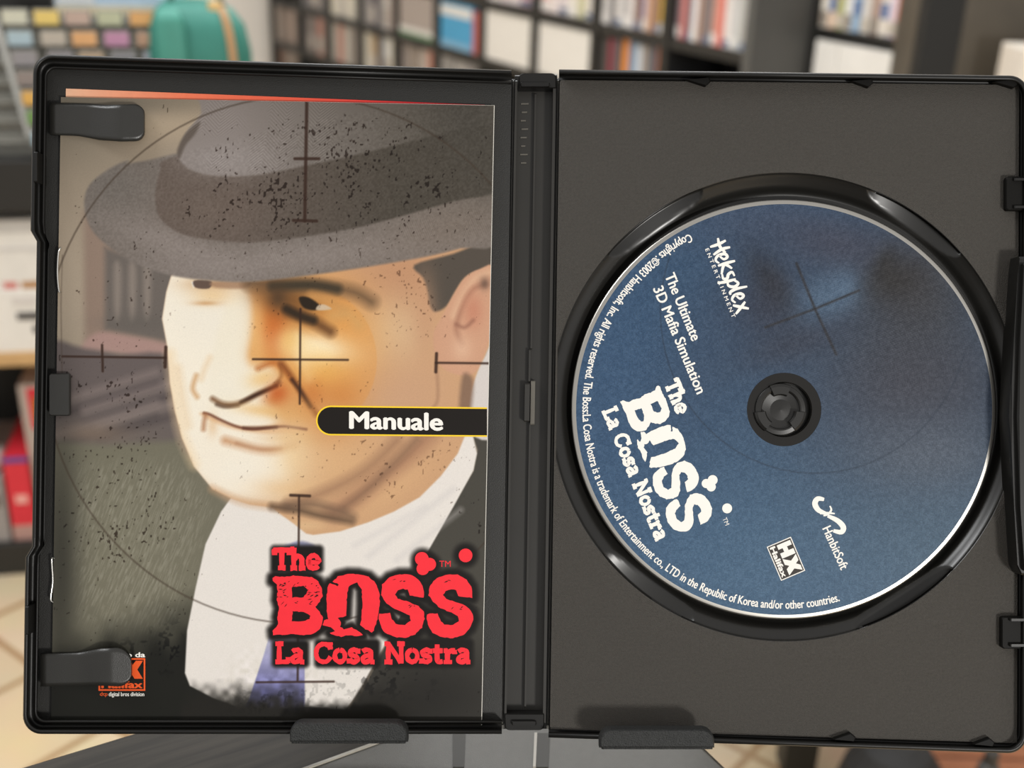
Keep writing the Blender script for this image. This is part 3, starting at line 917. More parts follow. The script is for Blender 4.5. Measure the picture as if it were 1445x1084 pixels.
loops = []
for d, z, r in ((6, -7.4, 20), (0.5, -6.4, 25), (0, -5, 26), (0, 3.2, 26), (1.2, 4.6, 25), (4.5, 4.8, 23), (6, 3.6, 22), (7.5, 0.2, 21), (14, -.4, 16), (15.5, 1.4, 15), (17.5, 1.9, 14), (19.5, 1.5, 13), (20.5, -2.0, 12)):
    loops.append([P(*(lambda q: (q[0], q[1], zl(q[0]) + z / 1000))(fL(u, v))) for u, v in c_loop(LW, LH, d, r, ext=recess)])
b = MB(); b.loft(loops, closed=False)
n = len(loops[0])
b.f.append(tuple(range(n)))
# close the two ends at the spine side
for e in (0, n - 1):
    b.f.append(tuple(i * n + e for i in range(len(loops))))
o = b.build('cover_rim', M_rim, case, smooth=False)
bm = bmesh.new(); bm.from_mesh(o.data)
for f in bm.faces: f.smooth = len(f.verts) == 4
bm.to_mesh(o.data); bm.free()
# floor of the left half
X, Y = quad_grid((66, 92), (722, 110), (708, 1024), (51, 1024), 30)
o = grid_object('cover_panel', X, Y, np.zeros(X.shape + (3,)), lambda x, y: ((x - CX) * (DIST - zl(x) + .002) / F, (CY - y) * (DIST - zl(x) + .002) / F, zl(x) - .002), M_panel, case, 1)


def rr_pts(x0, y0, x1, y1, r, n=6, corners=(1, 1, 1, 1)):
    pts = []
    for (cx, cy, a0), on in zip(((x0 + r, y0 + r, 180), (x1 - r, y0 + r, 270), (x1 - r, y1 - r, 0), (x0 + r, y1 - r, 90)), corners):
        if on:
            for i in range(n + 1):
                a = math.radians(a0 + 90 * i / n); pts.append((cx + r * math.cos(a), cy + r * math.sin(a)))
        else:
            a = math.radians(a0 + 45); pts.append((cx + math.copysign(r, math.cos(a)), cy + math.copysign(r, math.sin(a))))
    return pts


def plate(name, pts, z0, z1, m, parent, bev=.0003, zoff=None, skew=None):
    """a plate with the outline pts (picture units, measured at its front) between heights z0 and z1"""
    zo_ = zoff if zoff else (lambda x: 0.0)
    front = [P(x, y, z1 + zo_(x)) for x, y in pts]
    c = np.mean([q[:2] for q in front], axis=0)
    ins = []
    for q in front:
        dv = np.array(q[:2]) - c; L = np.linalg.norm(dv)
        k = (L - bev) / L; ins.append((c[0] + dv[0] * k, c[1] + dv[1] * k, q[2]))
    mid = [(q[0], q[1], q[2] - bev) for q in front]
    back = [(q[0], q[1], q[2] - (z1 - z0)) for q in front]
    b_ = MB(); b_.loft([back, mid, ins], cap0=True, cap1=True)
    return b_.build(name, m, parent)


def booklet_clip(pts_top, pts_bot, xs, zs, tip_r, m):
    """sprung tongue: flat root at the wall, a rise over the paper and a rounded tip"""
    n = len(xs); k = 9; th = .0011
    rows_f, rows_b = [], []
    for i in range(n):
        t = i / (n - 1)
        y0 = np.interp(xs[i], *pts_top); y1 = np.interp(xs[i], *pts_bot)
        dx = xs[-1] - xs[i]
        sh_ = tip_r - math.sqrt(max(0, tip_r ** 2 - max(0, tip_r - dx) ** 2)) if dx < tip_r else 0
        y0 += sh_; y1 -= sh_
        ys = np.linspace(y0, y1, k)
        z = zl(xs[i]) + zs[i]
        f = [P(xs[i], y, z) for y in ys]
        rows_f.append(f); rows_b.append([(q[0], q[1], q[2] - th) for q in f])
    b_ = MB()
    ring = [rows_f[i] + rows_b[i][::-1] for i in range(n)]
    b_.loft(ring, closed=True, cap0=True, cap1=True)
    o_ = b_.build('booklet_clip', m, case)
    bm_ = bmesh.new(); bm_.from_mesh(o_.data)
    for f in bm_.faces: f.smooth = len(f.verts) == 4 and f.calc_area() < 4e-6
    bm_.to_mesh(o_.data); bm_.free()
    return o_


def clip_profile(x0, x1, xf, lo, hi):
    xs = list(np.linspace(x0, xf, 6)) + list(np.linspace(xf, x1 - 12, 22))[1:] + [x1 - 9, x1 - 6, x1 - 4, x1 - 2, x1 - .7, x1 - .2]
    zs = []
    for x in xs:
        if x <= xf: zs.append(lo)
        else:
            t = (x - xf) / (x1 - xf)
            zs.append(lo + (hi - lo) * (0.5 - .5 * math.cos(min(1, t / .62) * math.pi)) - .0011 * max(0, t - .62) / .38)
    return xs, zs


xs, zs = clip_profile(70, 203, 121, .0006, .0032)
booklet_clip(([70, 122, 150, 190, 203], [145, 146, 148, 147, 147]), ([70, 108, 140, 170, 203], [190, 191, 197, 199, 198]), xs, zs, 13, M_clip)
xs, zs = clip_profile(57, 185, 108, .0006, .0032)
booklet_clip(([57, 108, 140, 165, 187], [923, 922, 916, 915, 918]), ([57, 108, 150, 187], [969, 968, 968, 970]), xs, zs, 19, M_clip)
plate('holding_tab', rr_pts(69, 527, 98, 587, 3), .0004, .0016, M_clip, case, zoff=zl)
for y0, y1, x in ((214, 257, 47.5), (856, 896, 35)):
    plate('side_catch', [(x, y0), (x + 5, y0), (x + 5, y1), (x, y1)], -.001, .0054, M_rim, case, zoff=zl)

# right half
RWd, RHt = 668.0, 945.0
fR = bil([(1452, 107), (789, 98), (774, 1041), (1449, 1064)], RWd, RHt)
loops = []
for d, z, r in ((6, -11.4, 20), (.5, -10.6, 26), (0, -9.5, 27), (0, 1.6, 27), (1.2, 2.6, 26), (5.5, 2.8, 22), (7, 1.8, 21), (8.5, -.9, 20), (12, -1.2, 17), (14, -.8, 15), (15.5, -.8, 14)):
    loops.append([P(*(lambda q: (q[0], q[1], z / 1000))(fR(u, v))) for u, v in c_loop(RWd, RHt, d, r)])
b = MB(); b.loft(loops, closed=False)
n = len(loops[0]); b.f.append(tuple(range(n)))
for e in (0, n - 1): b.f.append(tuple(i * n + e for i in range(len(loops))))
o = b.build('tray_rim', M_rim, case)
bm = bmesh.new(); bm.from_mesh(o.data)
for f in bm.faces: f.smooth = len(f.verts) == 4
bm.to_mesh(o.data); bm.free()

# raised tray surface around the disc well
RC = (1107.5, 574.5)
NA = 1080
bound = [(790, 113), (1438, 120), (1435, 1049), (776, 1029)]


def ray_poly(cx, cy, a, poly):
    dx, dy = math.cos(a), math.sin(a); best = 1e9
    for i in range(4):
        (ax, ay), (bx, by) = poly[i], poly[(i + 1) % 4]
        ex, ey = bx - ax, by - ay; den = dx * ey - dy * ex
        if abs(den) < 1e-9: continue
        t = ((ax - cx) * ey - (ay - cy) * ex) / den; s_ = ((ax - cx) * dy - (ay - cy) * dx) / den
        if t > 0 and -1e-6 <= s_ <= 1 + 1e-6: best = min(best, t)
    return best


NOTCH = [-55.0, -125.0, 127.0, 58.0]       # finger notches, degrees clockwise on the picture
R_OUT = 331.0


def well_z(r, adeg):
    z = float(np.interp(r, [300, 303, 307, 316, 324, 328, R_OUT], [-5.2, -4.9, -3.9, -2.5, -1.5, -.9, -.1]))
    for nd in NOTCH:
        dl = (adeg - nd + 180) % 360 - 180
        if abs(dl) < 14.2:
            t = abs(dl) / 14.2
            zz = -.5 - .03 * (R_OUT - r) - 3.0 * math.sqrt(max(0, 1 - t * t))
            z = min(z, zz * float(sstep(np.array(R_OUT - r), .2, 2.2)))
    return z / 1000


tv, tf_, wv, wf = [], [], [], []
prof = [R_OUT, 330.3, 329.5, 328.7, 327, 324, 320, 316, 311, 306, 302, 298]
for i in range(NA):
    a = 2 * math.pi * i / NA
    ro = ray_poly(*RC, a, bound)
    ri = min(R_OUT, ro - 3)
    c, s_ = math.cos(a), math.sin(a)
    for t in (0, .2, .6, 1): tv.append(P(RC[0] + c * (ri + (ro - ri) * t), RC[1] + s_ * (ri + (ro - ri) * t), -.0002 * (t == 0)))
    for k, r in enumerate(prof):
        rr = min(r, ri - .01 * k)
        wv.append(P(RC[0] + c * rr, RC[1] + s_ * rr, well_z(r if r <= ri else rr, math.degrees(a)) if k else -.0002))
for i in range(NA):
    j = (i + 1) % NA
    for k in range(3): tf_.append((i * 4 + k, i * 4 + k + 1, j * 4 + k + 1, j * 4 + k))
    n_ = len(prof)
    for k in range(n_ - 1): wf.append((i * n_ + k, i * n_ + k + 1, j * n_ + k + 1, j * n_ + k))
link = MB(); link.v = tv; link.f = tf_
link.build('tray_surface', M_tray, case)
link = MB(); link.v = wv; link.f = wf
o = link.build('disc_well', M_ring, case, smooth=True)
# every normal out of the tray
for ob in [c_ for c_ in case.children if c_.name.split('.')[0] in ('tray_surface', 'disc_well', 'cover_panel')]:
    bm = bmesh.new(); bm.from_mesh(ob.data)
    for f in bm.faces:
        if f.normal.z < 0: f.normal_flip()
    bm.to_mesh(ob.data); bm.free()
# floor of the well, stepped up to the seat of the disc
SCL = (DIST) / F


def ring_pts(c, r_mm, z_mm, n=96):
    x0, y0, _ = P(c[0], c[1], z_mm / 1000)
    return [(x0 + r_mm / 1000 * math.cos(2 * math.pi * i / n), y0 + r_mm / 1000 * math.sin(2 * math.pi * i / n), z_mm / 1000) for i in range(n)]


def lathe(name, c, prof_, m, parent, n=96, cap0=False, cap1=False, smooth=True):
    b_ = MB(); b_.loft([ring_pts(c, r, z, n) for r, z in prof_], cap0=cap0, cap1=cap1)
    o_ = b_.build(name, m, parent)
    if smooth:
        for p_ in o_.data.polygons: p_.use_smooth = len(p_.vertices) == 4
    return o_


lathe('well_floor', DC, [(61.5, -5.3), (20, -5.3), (18, -5.0), (16.5, -2.6), (8, -2.6), (7.6, -4.0), (0.05, -4.0)], M_ring, case, cap1=True, smooth=False)
# the hub with its sprung claws
HC = (1101.5, 578.5)
hub = lathe('hub', HC, [(7.2, -4.1), (7.2, -.7), (7.0, -.5), (5.9, -.35), (5.5, -.6), (5.3, -1.6), (3.0, -1.9), (0.05, -1.7)], M_ring, case, cap1=True, n=72, smooth=False)
for a0 in (-90, 30, 150):
    b = MB(); lo = []
    x0, y0, _ = P(HC[0], HC[1], 0)
    for k in range(15):
        a = math.radians(-a0 - 24 + 48 * k / 14)
        row = []
        for r, z in ((4.1, -1.7), (4.1, -.2), (4.5, .35), (6.6, .35), (7.3, -.1), (7.45, -.7), (7.2, -1.4), (5.0, -1.7)):
            row.append((x0 + r / 1000 * math.cos(a), y0 + r / 1000 * math.sin(a), z / 1000))
        lo.append(row)
    b.loft(lo, cap0=True, cap1=True); o = b.build('claw', M_ring, hub, bevel=.0)

# little teeth along the rim and tabs on the long side
for x0, x1, y, up in ((968, 1001, 112, 1), (1201, 1231, 114, 1), (1402, 1436, 115, 1), (1176, 1206, 1044, -1), (1374, 1402, 1051, -1)):
    pts = [(x0, y), (x1, y - 3 * up), (x1 + 2, y + 3 * up), (x1 - 5, y + 9 * up)]
    plate('rim_tooth', pts, -.001, .0018, M_tab, case)
for x0, x1, y0, y1 in ((1420, 1452, 249, 297), (1414, 1452, 871, 916)):
    plate('side_tab', rr_pts(x0, y0, x1, y1, 4), -.0006, .0020, M_tab, case)
    for yy in (y0 + 4, y1 - 5):
        plate('tab_rib', [(x0 + 12, yy - 2), (x1, yy - 2), (x1, yy + 2), (x0 + 12, yy + 2)], .0016, .0030, M_rim, case)
lat = [(1439, 362), (1436, 385), (1432, 450), (1427, 540), (1425, 590), (1427, 640), (1431, 720), (1436, 800), (1442, 812), (1466, 812), (1466, 362)]
plate('latch', lat, -.001, .0062, M_rim, case, bev=.0006)
plate('latch_ridge', [(1445, 372), (1440, 470), (1436, 590), (1440, 720), (1446, 806), (1452, 806), (1452, 372)], .0058, .0078, M_rim, case, bev=.0005)

# spine with its two living hinges
sp = [(725, 103), (787, 103), (772, 1032), (710, 1031)]
fS = bil([(726, 104), (787, 103), (772, 1031), (710, 1031)], 1, 1)


def strip(name, u0, u1, v0, v1, z0, z1, m, parent=case, bev=.0003):
    q = [fS(u0, v0), fS(u1, v0), fS(u1, v1), fS(u0, v1)]
    return plate(name, q, z0, z1, m, parent, bev)


spine = strip('spine', 0.01, .99, .002, .998, -.0095, -.0050, M_spine)
for u0, u1 in ((.02, .07), (.90, .965)):
    strip('spine_wall', u0, u1, .01, .99, -.0052, -.0012, M_spine, spine)
strip('spine_rib', .475, .515, .03, .42, -.0052, -.0036, M_spine, spine)
strip('spine_rib', .44, .485, .42, .47, -.0052, -.0034, M_spine, spine)
strip('spine_rib', .475, .515, .53, .965, -.0052, -.0036, M_spine, spine)
strip('spine_hook', .50, .60, .468, .535, -.0052, -.0030, M_hinge, spine)
strip('spine_hook', .36, .48, .472, .53, -.0052, -.0026, M_spine, spine)
q = rr_pts(732, 103, 785, 124, 7, corners=(1, 1, 0, 0)); plate('spine_cap', q, -.0052, -.0006, M_rim, spine)
q = rr_pts(734, 116, 776, 122, 2); plate('spine_lip', q, -.0007, .0004, M_rim, spine)
q = rr_pts(712, 1008, 768, 1031, 7, corners=(0, 0, 1, 1)); plate('spine_cap', q, -.0052, -.0006, M_rim, spine)
q = rr_pts(722, 1018, 757, 1024, 2); plate('spine_lip', q, -.0007, .0004, M_rim, spine)
for u0, u1 in ((-.035, -.005), (1.0, 1.03)):
    strip('hinge_crease', u0, u1, .01, .99, -.0068, -.0050, M_hinge, case, .0002)
for u0, u1 in ((-.12, .06), (.94, 1.10)):
    q = [fS(u0, .008), fS(u1, .008), fS(u1, .992), fS(u0, .992)]
    plate('hinge', q, -.0078, -.0066, M_spine, case, .0002)
# raised moulding marks on the spine
for k, t in enumerate(np.linspace(.045, .135, 8)):
    strip('moulding_mark', .16 + .02 * (k % 2), .34 - .03 * (k % 3), t, t + .0022, -.0051, -.0047, M_hinge, spine, .00005)

# ------------------------------------------------------------------ manual and leaflet
man = empty('instruction_manual', MCASE)
tag(man, 'glossy manual with a man in a grey hat, clipped inside the open case', 'booklet')
ZM = -.0002


def LP(x, y, h=0.0):
    return P(x, y, zl(x) + ZM + h)


MQ = [(86, 137), (697, 149), (679, 1029), (72, 1027)]
X, Y = quad_grid(*MQ, 1.15)


def cover_fn(x, y):
    z = zl(x) + ZM
    return ((x - CX) * (DIST - z) / F, (CY - y) * (DIST - z) / F, z)


GAIN = 0.86
grid_object('front_cover', X, Y, paint_cover(X, Y), cover_fn, M_cover, man, GAIN)
# the pages behind the cover: a thin white block
b = MB(); fr = [LP(*q) for q in [(86, 137), (697.8, 148.6), (679.8, 1029.4), (72, 1027)]]
b.loft([[(q[0], q[1], q[2] - .0012) for q in fr], [(q[0], q[1], q[2] - .00006) for q in fr]], cap0=True, cap1=True)
b.build('pages', M_paper, man)
for pts in ([(86, 350), (82.5, 356), (81, 385), (83, 410), (86, 413)], [(77, 788), (73, 790), (74.5, 820), (71.5, 845), (75, 850)]):
    b = MB(); lo = []
    for q in crom(pts, 4, False):
        c = np.array(LP(q[0], q[1], .0004))
        lo.append([c + np.array((.00026 * math.cos(t), .00026 * math.sin(t) * .2, .00026 * math.sin(t))) for t in np.linspace(0, 2 * math.pi, 9)[:-1]])
    b.loft(lo, cap0=True, cap1=True); b.build('staple', M_steel, man, smooth=True)

shapes_to_obj('title_lettering', title_shapes(), lambda x, y: LP(x, y, .00005), M_red, man)
_w = wear_shapes()
for lo_x, hi_x in ((0, 520), (520, 598), (598, 720)):
    shapes_to_obj('lettering_crack', [s_ for s_ in _w if lo_x <= s_[0][0][0] < hi_x], lambda x, y: LP(x, y, .00008), M_black_ink, man)


def skew_box(x0, y0, k=.011): return lambda x, y: (x0 + x, y0 - y + (x) * k)


# the Manuale banner
def pill(e):
    r = 20.5 + e; cx, cy = 467, 593.5
    pts = [(cx - r * math.sin(t), cy - r * math.cos(t)) for t in np.linspace(0, math.pi, 24)]
    return [(687.2, cy - r + 2.6)] + pts + [(687.2, cy + r + 2.0)]


shapes_to_obj('banner_edge', [(pill(0.6), [tuple(range(26))])], lambda x, y: LP(x, y, .00004), M_yellow_ink, man)
shapes_to_obj('banner', [(pill(-1.6), [tuple(range(26))])], lambda x, y: LP(x, y, .00007), M_black_ink, man)
shapes_to_obj('banner_lettering', [([(494 + x, 604.5 - y + x * .02) for x, y in v], f) for v, f in text_runs('Manuale', 130, 23.5, .045)], lambda x, y: LP(x, y, .0001), M_white, man)

# publisher's mark in the lower corner, partly under the clip
mk = []
for v, f in text_runs('Distribuito da', 84, 6.6, .05): mk.append(([(120.5 + x, 927.5 - y) for x, y in v], f))
for v, f in text_runs('digital bros division', 50, 5.6, .02): mk.append(([(153.5 + x, 982.5 - y) for x, y in v], f))
shapes_to_obj('small_lettering', mk, lambda x, y: LP(x, y, .00005), M_white, man)


def hx_shapes(x0, y0, w, h, t):
    """frame, the two big letters and the name below, in a box of w by h"""
    fr_ = [([(0, 0), (w, 0), (w, t), (0, t)], [(0, 1, 2, 3)]), ([(0, h - t), (w, h - t), (w, h), (0, h)], [(0, 1, 2, 3)]),
           ([(0, 0), (t, 0), (t, h), (0, h)], [(0, 1, 2, 3)]), ([(w - t, 0), (w, 0), (w, h), (w - t, h)], [(0, 1, 2, 3)])]
    H = [(.07, .08), (.20, .08), (.20, .28), (.31, .28), (.31, .08), (.46, .08), (.46, .63), (.31, .63), (.31, .46), (.20, .46), (.20, .63), (.07, .63)]
    Xl = [(.48, .08), (.66, .08), (.72, .22), (.80, .08), (.95, .08), (.83, .35), (.95, .63), (.77, .63), (.71, .49), (.64, .63), (.47, .63), (.60, .35)]
    lt = [fill_poly([(a * w, c * h) for a, c in g]) for g in (H, Xl)]
    for v_, f_ in text_runs('Halifax', w * .86, h * .20, .07): lt.append(([(w * .07 + x, h * .91 - y) for x, y in v_], f_))
    off = lambda S: [([(x0 + p_[0], y0 + p_[1]) for p_ in vs], fs) for vs, fs in S]
    return off(fr_), off(lt)


fr_, lt_ = hx_shapes(139, 929, 66, 46, 2.2)
v, f = text_fit('dtp', 11, 5.2); lt_.append(([(141 + x, 982 - y) for x, y in v], f))
shapes_to_obj('publisher_logo', fr_ + lt_, lambda x, y: LP(x, y, .00005), M_orange_ink, man)

leaf = empty('leaflet', MCASE)
tag(leaf, 'orange to red leaflet edge showing above the top of the manual', 'leaflet')
X, Y = quad_grid((93, 125), (684, 148), (684, 420), (88, 420), 6)
t = np.clip((X - 93) / 560, 0, 1)[..., None]
c0, c1, c2, c3 = [np.array(c) for c in ((250, 196, 160), (250, 130, 92), (240, 92, 66), (226, 36, 46))]
cc = np.where(t < .3, c0 + (c1 - c0) * t / .3, np.where(t < .6, c1 + (c2 - c1) * (t - .3) / .3, c2 + (c3 - c2) * np.clip((t - .6) / .3, 0, 1)))
grid_object('printed_side', X, Y, cc, lambda x, y: ((x - CX) * (DIST - zl(x) + .0016) / F, (CY - y) * (DIST - zl(x) + .0016) / F, zl(x) - .0016), M_leaf, leaf, GAIN)

# ------------------------------------------------------------------ disc
disc = empty('game_disc', MCASE)
tag(disc, 'blue printed game disc with white lettering pressed onto the hub of the tray', 'disc')
ZD = -.0012
DX, DY, _ = P(DC[0], DC[1], ZD)
DR = 300.0


def DPt(x, y, h=0.0):
    return P(x, y, ZD + h)


NR, NT = 150, 1100
rr_ = np.linspace(52.5, 293.5, NR)[::-1][:, None]; tt = np.linspace(0, 2 * math.pi, NT + 1)[None, :]
X = DC[0] + rr_ * np.cos(tt); Y = DC[1] + rr_ * np.sin(tt) * .988


class _D(Print):
    def win(s, *a): return (slice(None), slice(None))


_keep = Print.win; Print.win = _D.win
dcol = paint_disc(X, Y)
Print.win = _keep
grid_object('printed_face', X, Y, dcol, lambda x, y: DPt(x, y, np.zeros_like(x))[:2] + (np.full_like(x, ZD),), M_discprint, disc, GAIN)


def rim_material():
    m = bpy.data.materials.new('silvered_disc_edge'); m.use_nodes = True
    nt = m.node_tree; b_ = nt.nodes['Principled BSDF']
    b_.inputs['Base Color'].default_value = (.5, .48, .44, 1); b_.inputs['Metallic'].default_value = 1; b_.inputs['Roughness'].default_value = .3
    tc = nt.nodes.new('ShaderNodeTexCoord')
    w = nt.nodes.new('ShaderNodeTexNoise'); w.inputs['Scale'].default_value = 26
    nt.links.new(tc.outputs['Object'], w.inputs['Vector'])
    mr = nt.nodes.new('ShaderNodeMapRange'); mr.inputs['To Min'].default_value = 260; mr.inputs['To Max'].default_value = 520
    nt.links.new(w.outputs['Fac'], mr.inputs['Value'])
    nt.links.new(mr.outputs['Result'], b_.inputs['Thin Film Thickness'])
    b_.inputs['Thin Film IOR'].default_value = 1.45
    return m


M_edge = rim_material()
M_clear = mat('dark_clear_plastic', (20, 18, 15), 0.12, noise=0.1)
EL = .988


def dring(r, z): return [(lambda q: (q[0], q[1], ZD + z))(DPt(DC[0] + r * math.cos(a), DC[1] + r * EL * math.sin(a))) for a in np.linspace(0, 2 * math.pi, 241)[:-1]]


b = MB(); b.loft([dring(291, -.00012), dring(297.5, -.00005), dring(299.5, -.0002), dring(300.4, -.0006), dring(299.5, -.0012), dring(40, -.0012)])
o = b.build('silver_edge', M_edge, disc, smooth=True)
b = MB(); b.loft([dring(54, -.00008), dring(39.5, -.00008), dring(38.5, -.0003), dring(38.5, -.0012)])
b.build('inner_ring', M_clear, disc)

# lettering
DA = math.radians(67.4)            # the print is turned: its lines run down and to the right
kd = .725
ux, uy = math.cos(DA), math.sin(DA)
du = lambda a, c, ox, oy: (ox + a * ux + c * uy, oy + a * uy - c * ux)      # a along the line, c up from the baseline


def disc_title(x, y):
    return DPt(*du((x - 388) * kd, (936.5 - y) * kd, 849, 580), .00004)


tsh = title_shapes()[:-1]
v, f = text_fit('TM', 15, 8.5); tsh.append(([(672 + x, 800 - y) for x, y in v], f))
shapes_to_obj('title_lettering', tsh, disc_title, M_white, disc)
ws = []


def dtext(s, ox, oy, width, cap, bold=.0, spacing=1.0, shear=0.0, ang=None):
    for v_, f_ in text_runs(s, width, cap, bold, spacing, shear):
        if ang is None: ws.append(([du(x, y, ox, oy) for x, y in v_], f_)); continue
        a_ = math.radians(ang); c_, s_ = math.cos(a_), math.sin(a_)
        ws.append(([(ox + x * c_ + y * s_, oy + x * s_ - y * c_) for x, y in v_], f_))



dtext('The Ultimate', 938, 389.5, 100, 14.5, .025)
dtext('3D Mafia Simulation', 921.5, 408, 161, 14.5, .025)
dtext('ENTERTAINMENT', 995, 352, 104, 5.2, .02, 1.6, ang=68.5)
dtext('HanbitSoft', 1160.5, 746.5, 64, 12.5, .02, ang=66)
# ring of small print
s_ = 'Copyrights :\u00a92003 Hanbitsoft, Inc. All rights reserved. The Boss:La Cosa Nostra is a trademark of Entertainment co., LTD in the Republic of Korea and/or other countries.'
a0 = math.atan2(250, -133); a1 = a0 + math.radians(168)
RB = 284.5
for v, f in text_runs(s_, (a1 - a0) * RB, 11.6, .022):
    pts = []
    for x, y in v:
        a = a0 + x / RB; r = RB - y
        pts.append((DC[0] + r * math.cos(a), DC[1] - r * EL * math.sin(a)))
    ws.append((pts, f))
shapes_to_obj('lettering', ws, lambda x, y: DPt(x, y, .00004), M_white, disc)
# brush script name
hk = []


def script(pl, w):
    q = crom(pl, 5, False); n_ = len(q)
    ww = [w * (.55 + .6 * math.sin(math.pi * (i + 1) / (n_ + 1))) for i in range(n_)]
    vs, fs = stroke_poly(q, ww)
    hk.append((vs, fs))


HEK = [[(3, 24), (4, 12), (3, 0)], [(15, 26), (13, 14), (16, 0)], [(-5, 15), (8, 13), (20, 17)],
       [(20, 7), (28, 11), (27, 17), (21, 15), (20, 5), (25, 0), (31, 3)],
       [(37, 25), (35, 12), (34, 0)], [(46, 17), (36, 9), (48, 0)],
       [(58, 16), (51, 15), (52, 9), (57, 5), (55, 0), (48, 1)],
       [(63, 16), (61, 2), (58, -10)], [(62, 12), (70, 17), (73, 10), (68, 3), (62, 4)],
       [(80, 27), (77, 12), (78, 2), (82, 1)], [(85, 7), (93, 11), (91, 17), (86, 14), (85, 5), (90, 0), (96, 3)],
       [(100, 16), (106, 7), (112, -3)], [(112, 17), (104, 6), (98, -2)]]
for pl in HEK:
    script([du(x * .93, y, 1001, 346) for x, y in pl], 3.8)
SW = [[(1163, 705), (1154, 704), (1150, 711), (1155, 720), (1166, 725)], [(1168, 728), (1182, 735), (1190, 744), (1187, 751), (1176, 749)], [(1157, 725), (1167, 724), (1178, 725)], [(1171, 714), (1173, 720), (1168, 726), (1162, 728)]]
shapes_to_obj('script_lettering', hk, lambda x, y: DPt(x, y, .00004), M_white, disc)
hk = []
for i, pl in enumerate(SW):
    script(pl, 7 if i < 2 else 2.6)
shapes_to_obj('emblem', hk, lambda x, y: DPt(x, y, .00004), M_white, disc)
# boxed publisher's mark
w_, h_ = 52.0, 37.0
B0 = (1116, 757.5); aa = math.radians(67); bx = lambda x, y: (B0[0] + x * math.cos(aa) - y * math.sin(aa), B0[1] + x * math.sin(aa) + y * math.cos(aa))
shapes_to_obj('logo_plate', [([(0, 0), (w_, 0), (w_, h_), (0, h_)], [(0, 1, 2, 3)])], lambda x, y: DPt(*bx(x, y), .00003), M_tag_ink, disc)
fr_, lt_ = hx_shapes(0, 0, w_, h_, 1.3)
shapes_to_obj('logo_lettering', fr_ + lt_, lambda x, y: DPt(*bx(x, y), .00006), M_white, disc)

# ------------------------------------------------------------------ stand
stand = empty('book_stand', Matrix.Translation((on_z(700, 1070, ZT)[0], on_z(700, 1070, ZT)[1], ZT)))
tag(stand, 'dark grey stand with two rubber lips holding up the open disc case', 'stand')
IMV = stand.matrix_world.inverted()
CW = MCASE


def wl(p): return IMV @ (CW @ Vector(p))


M_stand = mat('grey_coated_metal', (92, 90, 84), 0.5, noise=0.1, scale=300, bump=0.2, bscale=3000)
M_slot = mat('dark_slot', (58, 56, 51), 0.6)
M_bright = mat('pale_metal_edge', (168, 162, 150), 0.4)  # paler tone for the thin strips along the plate and one slot


def slab(name, quad, z0, z1, m, bev=0.0008):
    b_ = MB()
    lo = [IMV @ Vector((q[0], q[1], z0)) for q in quad]; hi = [IMV @ Vector((q[0], q[1], z1)) for q in quad]
    b_.loft([lo, hi], cap0=True, cap1=True)
    return b_.build(name, m, stand, bevel=bev)


T1 = ZT + .004
pa, pb = on_z(432, 1084, T1), on_z(526, 1050, T1)
dr_ = (pb - pa) / np.linalg.norm(pb - pa)
pc, pd = on_z(1021, 1084, T1), on_z(996, 1060, T1)
dl_ = (pd - pc) / np.linalg.norm(pd - pc)
base_q = [pa - dr_ * .10, pa + dr_ * .075, pd + dl_ * .045, pc - dl_ * .06]
slab('base_plate', base_q, ZT, T1, M_stand)
slab('plate_edge', [pa - dr_ * .08, pa + dr_ * .07, pa + dr_ * .07 + np.array((.0006, -.0006, 0)), pa - dr_ * .08 + np.array((.0006, -.0006, 0))], T1 - .001, T1 + .0006, M_bright, 0)
for xa, xb, xc, xd in ((639, 657, 655, 639), (756, 776, 774, 757)):
    q = [on_z(xd, 1084, T1), on_z(xc, 1084, T1), on_z(xb, 1036, T1), on_z(xa, 1036, T1)]
    slab('slot', q, T1 - .001, T1 + .0004, M_slot, 0)
q = [on_z(752, 1084, T1), on_z(756, 1084, T1), on_z(758, 1036, T1), on_z(754, 1036, T1)]
slab('slot_edge', q, T1 - .001, T1 + .0006, M_bright, 0)


def lbox(name, x0, y0, x1, y1, z0, z1, m, r=0.0, parent=None, bev=.0008):
    """part of the stand given in the frame of the leaning case"""
    if r: pts = rr_pts(x0, y0, x1, y1, r, corners=(1, 1, 0, 0))
    else: pts = [(x0, y0), (x1, y0), (x1, y1), (x0, y1)]
    fr2 = [P(x, y, z1) for x, y in pts]
    c = np.mean([q_[:2] for q_ in fr2], axis=0)
    def sc(q_, k): return (c[0] + (q_[0] - c[0]) * k, c[1] + (q_[1] - c[1]) * k)
    lo = [[(q_[0], q_[1], z0) for q_ in fr2], [(q_[0], q_[1], z1 - bev * 1.6) for q_ in fr2],
          [(sc(q_, .985)[0], c[1] + (q_[1] - c[1]) * .93, z1 - bev * .5) for q_ in fr2], [(sc(q_, .965)[0], c[1] + (q_[1] - c[1]) * .8, z1) for q_ in fr2]]
    lo = [[wl(p_) for p_ in l] for l in lo]
    b_ = MB(); b_.loft(lo, cap0=True, cap1=True)
    return b_.build(name, m, stand)


